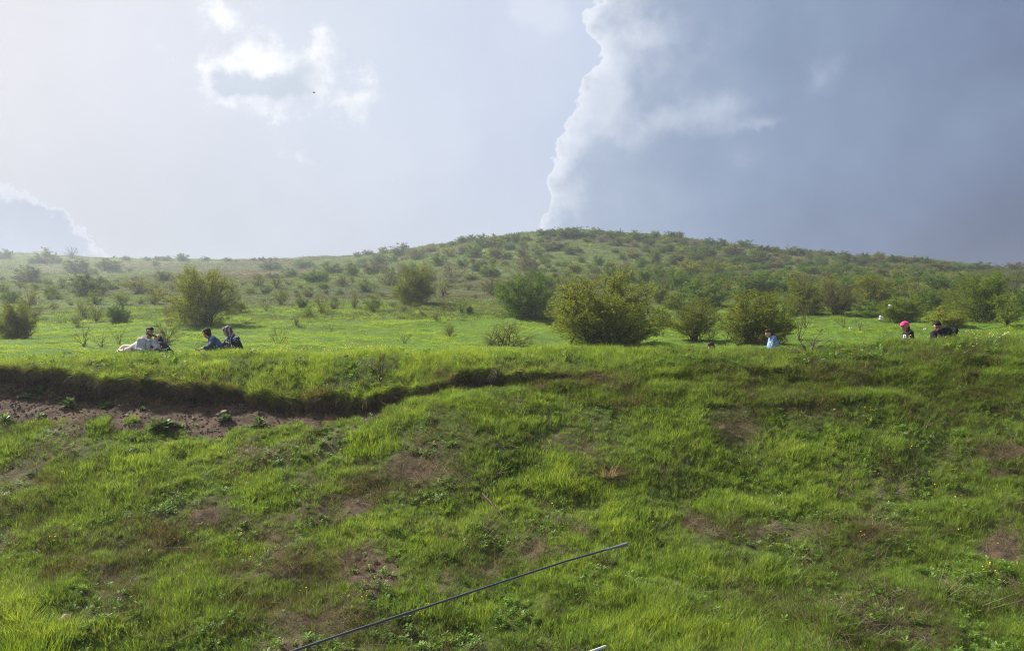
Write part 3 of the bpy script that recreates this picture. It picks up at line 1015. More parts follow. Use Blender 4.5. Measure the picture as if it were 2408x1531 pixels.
def lip_grass():
    P, px, py, nr = sample_ground(24000, jG_, jI_, seed=21)
    n1 = fbm(P[:, 0] / .7, P[:, 1] / .7, seed=231, octv=4)
    B, D, L = masks(px, py)
    rr = np.clip((px - 1250) / 250, 0, 1)
    hue = np.clip(.80 + (n1 - .5) * .5 - .20 * rr - .45 * D + rng.normal(0, .08, len(P)), .15, 1)
    sc = np.clip(.75 + (n1 - .5) * .8, .4, 1.3) * rng.uniform(.7, 1.25, len(P))
    sc = sc * np.where(P[:, 1] > 17.6, .75, 1.0)
    keep = rng.uniform(0, 1, len(P)) < np.clip(.85 + (n1 - .5) * 1.6 - .35 * D, .15, 1)
    e = rots(len(P), .18, 23)
    scatter('crest_grass', C_LUSH, 4, P[keep], e[keep], np.repeat(sc[keep, None], 3, 1), hue[keep], 'tall bright grass along the top of the bank')
    P, px, py, nr = sample_ground(7000, jG_, jH_, seed=25)
    B, D, L = masks(px, py)
    rr = np.clip((px - 1300) / 300, 0, 1)
    near_edge = np.clip((15.6 - P[:, 1]) / .7, 0, 1)
    k = rng.uniform(0, 1, len(P)) < np.clip(.10 + .6 * near_edge * (1 - rr) + .4 * D + .05 * rr, 0, 1)
    e = rots(len(P), .5, 27)
    scatter('crest_thatch', C_DRY, 5, P[k], e[k], np.repeat(rng.uniform(.6, 1.3, k.sum())[:, None], 3, 1), rng.uniform(.2, 1, k.sum()), 'dead brown grass at the broken edge of the bank')
    P, px, py, nr = sample_ground(3200, jG_, jI_, seed=29)
    n1 = fbm(P[:, 0] / .5, P[:, 1] / .5, seed=233, octv=4)
    k = n1 > .54
    e = rots(len(P), .25, 31)
    scatter('crest_weeds', C_WEED, 6, P[k], e[k], np.repeat(rng.uniform(.9, 2.0, k.sum())[:, None], 3, 1), np.clip(rng.normal(.55, .22, k.sum()), 0, 1), 'pale leafy weeds growing through the crest grass')
    # fringe that hangs over the edge, and roots in the dark topsoil below it
    P, px, py, nr = sample_ground(9000, jG_, jG_ + 5, seed=33, pxhi=1420)
    e = rots(len(P), .3, 35)
    e[:, 0] += 0
    hang = np.zeros((len(P), 3))
    r = np.random.default_rng(36)
    for i in range(len(P)):
        q_ = Euler((r.normal(1.75, .45), 0, 0)).to_quaternion()
        hang[i] = (Euler((0, 0, r.normal(0, .5))).to_quaternion() @ q_ @ Euler((0, 0, r.uniform(0, 6.28))).to_quaternion()).to_euler()
    k = rng.uniform(0, 1, len(P)) < .55
    n1 = fbm(P[:, 0] / .5, 0.3, seed=235, octv=3)
    scatter('edge_fringe', C_FINE, 5, P[k], hang[k], np.repeat(rng.uniform(.6, 1.3, k.sum())[:, None], 3, 1), np.clip(.5 + (n1 - .5) * 1.4 + rng.normal(0, .15, len(P)), .05, .95)[k], 'grass and dead blades hanging over the broken edge')
    P, px, py, nr = sample_ground(7000, jE_ + 3, jG_ + 1, seed=37, pxhi=1480)
    hang = np.zeros((len(P), 3))
    for i in range(len(P)):
        q_ = Euler((r.normal(2.35, .45), 0, 0)).to_quaternion()
        hang[i] = (Euler((0, 0, r.normal(0, .8))).to_quaternion() @ q_ @ Euler((0, 0, r.uniform(0, 6.28))).to_quaternion()).to_euler()
    P[:, 1] -= .03
    up = (P[:, 2] - P[:, 2].min())
    jt = np.random.default_rng(38).uniform(0, 1, len(P))
    k = jt < .8
    scatter('hanging_roots', C_ROOT, 4, P[k], hang[k], np.repeat(rng.uniform(.5, 1.5, k.sum())[:, None], 3, 1), np.clip(rng.normal(.34, .22, k.sum()), 0, 1), 'matted dark roots hanging in the soil face')


def face_grass():
    """right of the soil face the bank is overgrown"""
    P, px, py, nr = sample_ground(26000, jn5, jG_ + 1, seed=41, pxlo=1180)
    B, D, L = masks(px, py)
    n1 = fbm(P[:, 0] / .6, P[:, 1] / .4 + P[:, 2] / .4, seed=241, octv=4)
    k = (rng.uniform(0, 1, len(P)) < np.clip(.85 + (n1 - .5) * 2 - .4 * D, .45, 1) * np.clip((px - 1200) / 200, 0, 1))
    hue = np.clip(.62 + (n1 - .5) * .7 - .35 * D + rng.normal(0, .1, len(P)), .1, 1)
    e = rots(len(P), .25, 43)
    sc = rng.uniform(.6, 1.2, len(P))
    scatter('bank_grass', C_FINE, 5, P[k], e[k], np.repeat(sc[k, None], 3, 1), hue[k], 'rough grass covering the right part of the bank')
    k = (rng.uniform(0, 1, len(P)) < np.clip(.03 + D * .45 + (n1 - .66), .01, .7) * np.clip((px - 1200) / 200, 0, 1))
    e = rots(len(P), .6, 45)
    scatter('bank_thatch', C_DRY, 5, P[k], e[k], np.repeat(sc[k, None] * 1.1, 3, 1), rng.uniform(.2, 1, k.sum()), 'brown thatch on the steep parts of the bank')


def meadow_grass():
    P, px, py, nr = sample_ground(80000, jI_, jM_, seed=51, dens=lambda d: np.clip(24.0 / d, .2, 1.6) ** 1.5)
    n1 = fbm(P[:, 0] / 1.6, P[:, 1] / 1.6, seed=251, octv=4)
    n2 = fbm(P[:, 0] / 6, P[:, 1] / 6, seed=252, octv=3)
    far = np.clip((P[:, 1] - 46) / 16, 0, 1)
    rr = np.clip((px - 1500) / 400, 0, 1)
    hue = np.clip(.70 + (n1 - .5) * .80 + (n2 - .5) * .30 - .25 * far - .08 * rr + rng.normal(0, .05, len(P)), .2, .86)
    sc = np.clip(.85 + (n1 - .5) * 1.2, .45, 1.7) * rng.uniform(.7, 1.2, len(P)) * np.clip(P[:, 1] / 26, .9, 1.9)
    e = rots(len(P), .15, 53)
    k = rng.uniform(0, 1, len(P)) < np.clip(.8 + (n1 - .5) * 1.8, .25, 1)
    scatter('meadow_grass', C_SHORT, 4, P[k], e[k], np.stack([sc[k] * 1.25, sc[k] * 1.25, sc[k] * .8], -1), hue[k], 'short bright green turf of the meadow')
    P, px, py, nr = sample_ground(60000, jL_, jP_, seed=55, dens=lambda d: np.clip(60.0 / d, .1, 1.2) ** 1.3)
    n1 = fbm(P[:, 0] / 5, P[:, 1] / 5, seed=255, octv=4)
    n2 = fbm(P[:, 0] / 24, P[:, 1] / 24, seed=256, octv=3)
    hue = np.clip(.42 + (n1 - .5) * .6 + (n2 - .5) * .6 + rng.normal(0, .07, len(P)), .1, .92)
    sc = np.clip(.9 + (n1 - .5) * 1.4, .4, 2.0) * rng.uniform(.6, 1.4, len(P)) * np.clip(P[:, 1] / 80, .8, 2.2)
    e = rots(len(P), .12, 57)
    scatter('hill_grass', C_TURF, 4, P, e, np.stack([sc, sc, sc * .75], -1), hue, 'rough grass of the far meadow and hill')


def flowers():
    def fm(name, colr):
        m, n, out = new_mat(name)
        leaf_shader(n, out, colr, .3, .6, .2)
        return m
    MY, MW, MS = fm('yellow_petal', (.72, .50, .02)), fm('white_petal', (.72, .72, .66)), fm('flower_stem', (.06, .12, .02))
    def protos(nm, m, big, n0):
        c = bpy.data.collections.new(nm)
        for s in range(3):
            me, mi = flower_mesh(nm, n0, .2, 300 + s, 6, big)
            me.materials.append(MS); me.materials.append(m)
            me.polygons.foreach_set('material_index', np.array(mi, np.int32))
            c.objects.link(bpy.data.objects.new(f'{nm}_{s}', me))
        return c
    CY, CW = protos('yellow_flower', MY, .012, 3), protos('white_flower', MW, .012, 3)
    # on the crest and the meadow behind it
    P, px, py, nr = sample_ground(9000, jG_ + 8, jrow('K'), seed=61, dens=lambda d: np.clip(20 / d, .3, 2) ** 1.5)
    pk = blobs([(50, 846, 120, 26, .35), (200, 835, 100, 16, .2), (500, 842, 120, 14, .30), (760, 834, 120, 16, .9), (860, 828, 80, 14, .7), (300, 776, 60, 8, .5), (420, 770, 50, 8, .4), (1050, 836, 60, 8, .3), (2300, 800, 130, 14, .8), (2240, 806, 60, 12, .7), (560, 848, 60, 12, .5)], px, py, .25, seed=97)
    k = rng.uniform(0, 1, len(P)) < pk * .26
    e = rots(len(P), .2, 63)
    scatter('yellow_flowers', CY, 3, P[k], e[k], np.repeat(rng.uniform(.75, 1.3, k.sum())[:, None], 3, 1), np.ones(k.sum()), 'small yellow flowers scattered along the crest and meadow')
    pk = blobs([(2340, 818, 110, 26, .9), (2390, 845, 60, 18, .5), (1640, 842, 60, 14, .2)], px, py, .25, seed=98)
    P2, px, py, nr = sample_ground(5000, jG_ + 4, jI_, seed=65, pxlo=1500)
    pk = blobs([(2340, 818, 110, 26, .9), (2390, 850, 60, 18, .5), (1640, 842, 60, 14, .15)], px, py, .25, seed=98)
    k = rng.uniform(0, 1, len(P2)) < pk * .07
    e = rots(len(P2), .2, 67)
    scatter('white_flowers', CW, 3, P2[k], e[k], np.repeat(rng.uniform(.8, 1.3, k.sum())[:, None], 3, 1), np.ones(k.sum()), 'small white flowers on the crest at the right')
    # a few on the slope
    spots = [(130, 1275), (320, 1418), (310, 1412), (160, 1250), (560, 1265), (840, 1410), (1100, 1292), (1440, 1350), (2070, 1125), (2180, 1120), (2240, 1115), (2280, 1128), (2230, 1145), (2340, 1170), (2300, 1140), (2260, 1190), (2360, 1310), (2395, 1345), (2340, 1345), (2330, 1350), (2260, 1350), (2090, 1420), (2350, 1365),
             (1530, 1245), (1630, 1170), (1990, 1030), (2150, 1065), (2040, 980), (1700, 1480), (990, 1460), (1015, 1432), (420, 1280), (655, 1282), (690, 1302), (720, 1395), (2040, 1010), (2230, 1255), (2030, 1275), (1300, 1205), (590, 1310)]
    Q = []
    for (a, b) in spots:
        for _ in range(1):
            Q.append(ground_near(a + rng.normal(0, 6), b + 8 + rng.normal(0, 4)))
    Q = np.array(Q)
    scatter('slope_flowers', CY, 3, Q, rots(len(Q), .25, 69), np.repeat(rng.uniform(.75, 1.0, len(Q))[:, None], 3, 1), np.ones(len(Q)), 'a few yellow flowers dotted over the slope')


def clods():
    ms = []
    for s in range(4):
        bm = bmesh.new()
        bmesh.ops.create_icosphere(bm, subdivisions=2, radius=1)
        for v in bm.verts:
            n_ = v.co.normalized()
            v.co *= .8 + .9 * (float(vnoise(n_.x * 1.7 + s, n_.y * 1.7, n_.z * 1.7, 31 + s)) - .5)
            v.co.z *= .7
        me = bpy.data.meshes.new('clod'); bm.to_mesh(me); bm.free()
        ms.append(me)
    m, n, out = new_mat('clod_soil')
    at_ = n.new('ShaderNodeAttribute'); at_.attribute_type = 'INSTANCER'; at_.attribute_name = 'hue'
    b = n.new('ShaderNodeBsdfPrincipled'); b.inputs['Roughness'].default_value = .95
    n.put(b.inputs['Base Color'], n.ramp(at_.outputs['Fac'], [(0, (.035, .024, .017)), (.5, (.110, .074, .050)), (.9, (.155, .112, .080)), (1, (.24, .20, .16))]))
    n.l.new(b.outputs[0], out.inputs[0])
    c = proto_collection('clod', ms, m)
    P, px, py, nr = sample_ground(16000, jrow('n4', .5), jF_, seed=71, pxhi=1300)
    k = rng.uniform(0, 1, len(P)) < np.clip(bare_zone(px, py) * .8 + .04, 0, 1)
    P = P[k]
    sc = .006 + .030 * rng.uniform(0, 1, len(P)) ** 4
    e = rng.uniform(0, 6.28, (len(P), 3))
    scatter('soil_clods', c, 4, P, e, np.repeat(sc[:, None], 3, 1), np.clip(rng.normal(.45, .22, len(P)), 0, 1), 'crumbs and clods of earth on the bare soil under the edge')


slope_grass()
clods()
lip_grass()
face_grass()
meadow_grass()
flowers()

# ------------------------------------------------------------------ bushes
def bush_leaf_mat(name, stops, transl=0.36):
    m, n, out = new_mat(name)
    geo = n.new('ShaderNodeNewGeometry')
    oi = n.new('ShaderNodeObjectInfo')
    tcn = n.new('ShaderNodeTexCoord')
    f = n.noise(tcn.outputs['Object'], 5.0, 3, 0.6)
    h = n.add(n.mul(geo.outputs['Random Per Island'], 0.55), n.add(n.mul(n.sub(f, 0.5), 1.0), n.mul(oi.outputs['Random'], 0.28)))
    c = n.ramp(h, [(p_, tuple(v * 1.2 for v in c_3)) for p_, c_3 in stops])
    leaf_shader(n, out, c, transl + .1, 0.7, 0.1)
    return m


LEAF = {
    'O': bush_leaf_mat('olive_leaf', [(0.0, (.070, .098, .015)), (0.45, (.135, .168, .022)), (0.8, (.200, .215, .030)), (1.0, (.255, .215, .040))]),
    'G': bush_leaf_mat('green_leaf', [(0.0, (.045, .085, .016)), (0.5, (.088, .150, .022)), (1.0, (.140, .205, .030))]),
    'Y': bush_leaf_mat('spring_leaf', [(0.0, (.075, .120, .014)), (0.5, (.130, .190, .022)), (1.0, (.205, .235, .035))]),
    'D': bush_leaf_mat('dark_leaf', [(0.0, (.038, .062, .016)), (0.5, (.066, .104, .022)), (1.0, (.105, .140, .030))]),
    'B': bush_leaf_mat('brown_leaf', [(0.0, (.066, .068, .032)), (0.5, (.104, .112, .042)), (0.85, (.132, .156, .044)), (1.0, (.145, .190, .042))], 0.35),
    'W': bush_leaf_mat('pale_leaf', [(0.0, (.110, .115, .070)), (0.5, (.170, .165, .105)), (1.0, (.260, .240, .180))], 0.3),
    'R': bush_leaf_mat('rusty_leaf', [(0.0, (.110, .062, .022)), (0.5, (.180, .105, .035)), (1.0, (.225, .165, .050))], 0.35),
}
LEAF['T'] = LEAF['B']
M_BARK = plain('bark', (.060, .047, .036), 0.9, 0.1, 14.0, 0.4)
M_BARK2 = plain('grey_bark', (.125, .108, .092), 0.9, 0.1, 14.0, 0.4)


class Tubes:
    def __init__(self):
        self.V, self.Q, self.n = [], [], 0

    def add(self, pts, r0, r1, k=3):
        pts = np.asarray(pts, float); n = len(pts)
        t = np.gradient(pts, axis=0); t /= (np.linalg.norm(t, axis=1)[:, None] + 1e-9)
        a = np.cross(t, (0.31, 0.17, 0.93) if abs(t[0, 2]) < .9 else (1.0, .1, 0)); a /= (np.linalg.norm(a, axis=1)[:, None] + 1e-9)
        b = np.cross(t, a)
        rr = np.linspace(r0, r1, n)[:, None]
        ang = np.arange(k) * 2 * PI / k
        ring = pts[:, None, :] + rr[:, None] * (np.cos(ang)[None, :, None] * a[:, None, :] + np.sin(ang)[None, :, None] * b[:, None, :])
        self.V.append(ring.reshape(-1, 3))
        i = self.n + np.arange((n - 1) * k).reshape(n - 1, k)
        j = self.n + np.arange((n - 1) * k).reshape(n - 1, k)
        nxt = np.roll(i, -1, axis=1)
        self.Q.append(np.stack([i, nxt, nxt + k, i + k], -1).reshape(-1, 4))
        self.n += n * k

    def mesh(self, name):
        return mesh_np(name, np.concatenate(self.V), quads=np.concatenate(self.Q), smooth=True)


def leaves_mesh(name, P, D, L, W, r):
    """diamond leaves at points P, directions D, lengths L, widths W"""
    n = len(P)
    D = D + r.normal(0, .75, (n, 3)); D /= np.linalg.norm(D, axis=1)[:, None] + 1e-9
    S = np.cross(D, r.normal(0, 1, (n, 3))); S /= np.linalg.norm(S, axis=1)[:, None] + 1e-9
    Nn = np.cross(D, S)
    a = P; m_ = P + D * (L * .5)[:, None] + Nn * (L * .08)[:, None]; tip = P + D * L[:, None]
    V = np.stack([a, m_ - S * (W * .5)[:, None], tip, m_ + S * (W * .5)[:, None]], 1).reshape(-1, 3)
    i = np.arange(n)[:, None] * 4
    return mesh_np(name, V, quads=np.concatenate([i, i + 1, i + 2, i + 3], 1), smooth=False)


def gen_bush(name, seed, stems=16, subs=5, twigs=4, leaves=8, leaf=0.03, base=0.10, low=0.35, thick=0.012, fill=0.0, spiky=0.25, trunk=0.0, top=1.0, clump=0.0):
    """unit bush: height about 1, half width about 0.5; returns (branch mesh, leaf mesh)"""
    r = np.random.default_rng(seed)
    T = Tubes()
    P, D = [], []
    lob = r.uniform(.84, 1.10, 7)
    for s in range(stems):
        phi = 2 * PI * (s + r.uniform(-.4, .4)) / stems * 3.7
        u = r.uniform(0, 1) ** 0.40
        kk = (phi / (2 * PI) * 7) % 7
        l_ = lob[int(kk)] * (1 - kk % 1) + lob[(int(kk) + 1) % 7] * (kk % 1)
        rad = 0.50 * u * l_
        env = top * (1 - (u * .96) ** 3.0 * (1 - low)) * r.uniform(1 - spiky * .7, 1.0)
        tip = np.array([rad * math.cos(phi), rad * math.sin(phi), env])
        if r.uniform() < low * .6:      # low outward stems
            tip = np.array([.5 * l_ * math.cos(phi), .5 * l_ * math.sin(phi), r.uniform(.12, .45)])
        b0 = np.array([r.normal(0, base * .5), r.normal(0, base * .5), 0.0]) if trunk == 0 else np.array([r.normal(0, .012), r.normal(0, .012), trunk * r.uniform(.6, 1.1)])
        ctl = b0 + (tip - b0) * np.array([.33, .33, .60]) + r.normal(0, .03, 3)
        t = np.linspace(0, 1, 7)[:, None]
        pts = (1 - t) ** 2 * b0 + 2 * t * (1 - t) * ctl + t * t * tip
        pts[1:-1] += r.normal(0, .012, (5, 3))
        T.add(pts, thick * r.uniform(.7, 1.2), thick * .22)
        for q in range(subs):
            tt = r.uniform(.28, 1.0)
            i = min(5, int(tt * 6)); f = tt * 6 - i
            p0 = pts[i] * (1 - f) + pts[i + 1] * f
            tg = pts[i + 1] - pts[i]; tg /= np.linalg.norm(tg) + 1e-9
            outw = np.array([p0[0], p0[1], 0]); outw /= np.linalg.norm(outw) + 1e-6
            d = tg * .8 + outw * .35 + r.normal(0, .55, 3) + np.array([0, 0, .15]); d /= np.linalg.norm(d)
            ln = r.uniform(.10, .24) * (1.15 - .4 * tt)
            e = p0 + d * ln + np.array([0, 0, ln * .12])
            mid = (p0 + e) / 2 + r.normal(0, .012, 3)
            T.add([p0, mid, e], thick * .36, thick * .14)
            for w in range(twigs):
                v = r.uniform(.25, 1.0)
                q0 = p0 * (1 - v) + e * v
                dd = d * .7 + r.normal(0, .65, 3) + np.array([0, 0, .25]); dd /= np.linalg.norm(dd)
                l2 = r.uniform(.04, .11)
                q1 = q0 + dd * l2
                T.add([q0, q1], thick * .16, thick * .07)
                nl = max(1, int(leaves * r.uniform(.3, 1.5)))
                g = r.uniform(.05, 1.05, nl)[:, None]
                P.append(q0 * (1 - g) + q1 * g + r.normal(0, leaf * .45 + clump, (nl, 3))); D.append(np.repeat(dd[None], nl, 0))
    if fill > 0:      # leaves low down and inside
        nf = int(fill)
        a = r.uniform(0, 2 * PI, nf); rr_ = .46 * np.sqrt(r.uniform(0, 1, nf)); zz = r.uniform(.02, 1, nf) ** 1.6 * (.75 * top) * np.sqrt(np.clip(1 - (rr_ / .5) ** 2, .05, 1))
        rr_ = rr_ * np.clip(.55 + zz * 1.5, 0, 1)
        P.append(np.stack([rr_ * np.cos(a), rr_ * np.sin(a), zz], -1)); D.append(r.normal(0, 1, (nf, 3)))
    P = np.concatenate(P); D = np.concatenate(D)
    rs = np.quantile(np.hypot(P[:, 0], P[:, 1]), .94) / .5; hs = np.quantile(P[:, 2], .993)
    P[:, :2] /= rs; P[:, 2] /= hs
    for q in T.V:
        q[:, :2] /= rs; q[:, 2] /= hs
    P[:, 2] = np.maximum(P[:, 2], .012)
    L = leaf * r.uniform(.6, 1.35, len(P)); W = L * r.uniform(.45, .75, len(P))
    return T.mesh(name + '_branches'), leaves_mesh(name + '_leaves', P, D, L, W, r)


# unique meshes for the large bushes nearest the camera, shared ones for the rest
PROTO = {
    'hero': [gen_bush('hero', 11, 70, 11, 6, 11, .0175, .20, .26, .0075, 9000, .14)],
    'hero_dense': [gen_bush('hero_dense', 12, 64, 10, 6, 11, .0185, .22, .28, .0075, 8000, .16)],
    'hero_green': [gen_bush('hero_green', 13, 50, 9, 6, 11, .023, .18, .30, .0075, 5000, .26)],
    'hero_fan': [gen_bush('hero_fan', 14, 56, 10, 6, 11, .0175, .18, .34, .0075, 6000, .14)],
    'hero_twig': [gen_bush('hero_twig', 15, 50, 9, 6, 9, .0180, .10, .34, .0085, 1200, .25)],
    'dense': [gen_bush('dense', 20 + s, 25, 6, 5, 11, .037, .18, .34, .010, 2600, .18) for s in range(3)],
    'fan': [gen_bush('fan', 30 + s, 24, 6, 5, 10, .028, .08, .42, .010, 600, .28) for s in range(3)],
    'twig': [gen_bush('twig', 40 + s, 26, 6, 5, 6, .024, .08, .42, .009, 250, .3) for s in range(3)],
    'sparse': [gen_bush('sparse', 50 + s, 8, 3, 3, 4, .030, .05, .5, .012, 0, .35) for s in range(3)],
    'tree': [gen_bush('tree', 60 + s, 18, 6, 5, 9, .028, .03, .40, .014, 100, .22, .16) for s in range(2)],
    'bare': [gen_bush('bare', 70, 22, 6, 5, 1, .018, .05, .40, .013, 0, .25)],
    'low': [gen_bush('low', 80 + s, 30, 6, 4, 6, .022, .30, .45, .010, 900, .3) for s in range(2)],
}
KIND_FORM = {'O': 'fan', 'G': 'dense', 'Y': 'fan', 'D': 'dense', 'B': 'twig', 'W': 'fan', 'R': 'sparse', 'T': 'bare'}
KIND_WORD = {'O': 'olive', 'G': 'green', 'Y': 'yellow-green', 'D': 'dark green', 'B': 'brown twiggy', 'W': 'pale twiggy', 'R': 'rusty', 'T': 'bare grey'}

BUSHES = []          # dicts: px, py (base), w, h in photo units, kind, form, label, fixed distance


def reg(lst, x0, y0, k):
    for t in lst:
        zx, zy, w, h, kind = t[:5]
        BUSHES.append(dict(px=x0 + zx * k, py=y0 + zy * k, w=w * k, h=h * k, kind=kind, form=t[5] if len(t) > 5 else KIND_FORM[kind], label=t[6] if len(t) > 6 else None))


reg([  # left third of the hillside
    (300, 168, 180, 118, 'O', 'dense', 'large hazy olive bush on the left skyline beside a bare tree'), (485, 134, 150, 98, 'T', 'bare', 'bare grey twiggy tree standing on the left skyline'),
    (30, 134, 120, 70, 'G'), (215, 172, 80, 46, 'G'), (530, 232, 150, 84, 'D'), (190, 292, 150, 96, 'D'), (635, 252, 60, 42, 'G'), (740, 222, 150, 88, 'D'), (380, 165, 90, 60, 'D'),
    (855, 146, 78, 36, 'D'), (998, 153, 64, 34, 'D'), (1065, 153, 64, 40, 'D'), (1130, 153, 95, 42, 'D'), (1235, 154, 112, 60, 'D'), (1390, 155, 92, 38, 'D'), (1540, 153, 74, 34, 'D'), (1598, 153, 28, 16, 'D'),
    (1720, 150, 44, 28, 'D'), (1775, 150, 64, 34, 'D'), (1865, 147, 64, 28, 'T', 'twig'), (1830, 150, 40, 24, 'D'), (1105, 292, 112, 64, 'D'), (1050, 182, 64, 34, 'G'), (1840, 217, 150, 64, 'D'), (880, 222, 54, 24, 'D'), (1850, 272, 110, 34, 'D'),
    (590, 387, 196, 130, 'D', 'dense', 'rounded dark green bush in the middle distance at the left'), (350, 397, 104, 70, 'G'), (330, 407, 60, 42, 'Y'), (200, 477, 134, 134, 'O', 'tree'), (230, 547, 94, 94, 'B'),
    (95, 675, 220, 236, 'O', 'hero_dense', 'big olive bush cut by the left edge of the photo'), (175, 677, 100, 72, 'B'), (-20, 645, 100, 110, 'D'), (70, 432, 112, 74, 'G'), (640, 442, 112, 94, 'Y'),
    (940, 372, 174, 104, 'O'), (1060, 377, 132, 84, 'O'), (820, 447, 112, 94, 'Y'), (1040, 442, 112, 104, 'O'), (365, 477, 74, 40, 'B'), (570, 532, 112, 124, 'O', 'twig'), (655, 567, 104, 114, 'O', 'twig'), (520, 597, 74, 80, 'B'),
    (800, 582, 142, 124, 'G', 'hero_green', 'bright green leafy shrub standing alone above the man in the hoodie'), (1140, 532, 84, 74, 'B'), (1360, 582, 470, 370, 'O', 'hero_fan', 'large olive bush with fanned dark branches above the seated people'),
    (1545, 510, 120, 80, 'Y', 'twig'), (1630, 497, 74, 70, 'O'), (1750, 327, 84, 80, 'O'), (1870, 337, 104, 74, 'B'), (1800, 377, 60, 54, 'D'), (1900, 447, 90, 104, 'O'), (1800, 492, 84, 94, 'B', 'sparse'), (2045, 467, 70, 74, 'G'), (2090, 532, 64, 74, 'Y'),
    (2175, 512, 100, 124, 'O', 'twig'), (2260, 482, 64, 54, 'B'), (2005, 592, 44, 58, 'B'), (2245, 642, 54, 64, 'B', 'sparse'), (2400, 472, 44, 112, 'O'),
    (1885, 785, 150, 160, 'R', 'sparse', 'rusty brown shrub on the meadow right of the headscarf woman'), (805, 722, 130, 140, 'O', 'sparse', 'sparse yellowish shrub behind the man in the grey hoodie'),
    (1125, 716, 170, 150, 'B', 'twig', 'twiggy brown shrub behind the raised hand of the man eating'), (570, 782, 130, 124, 'B', 'sparse', 'nearly leafless reddish shrub left of the reclining cream trousers'), (690, 790, 120, 88, 'O', 'sparse', 'small sparse olive shrub beside the shoe of the reclining person'),
    (1960, 272, 124, 64, 'G'), (2120, 302, 114, 94, 'G'), (2190, 302, 84, 74, 'G'), (2240, 242, 154, 74, 'G'), (2320, 327, 124, 74, 'B'), (2380, 252, 84, 84, 'G'), (2050, 202, 134, 54, 'G'), (2050, 275, 60, 40, 'Y'), (1960, 318, 70, 40, 'W'),
    (20, 360, 80, 60, 'O'), (140, 335, 90, 55, 'B'), (240, 345, 70, 50, 'O'), (420, 340, 90, 50, 'B'), (740, 345, 90, 50, 'G'), (700, 380, 90, 60, 'B'), (850, 330, 70, 40, 'O'), (1160, 350, 80, 50, 'B'), (1240, 330, 60, 40, 'O'), (390, 408, 60, 40, 'Y'), (950, 440, 60, 40, 'O'), (700, 300, 60, 30, 'D'), (420, 300, 50, 26, 'D'),
], 0.0, 561.3, .3472)
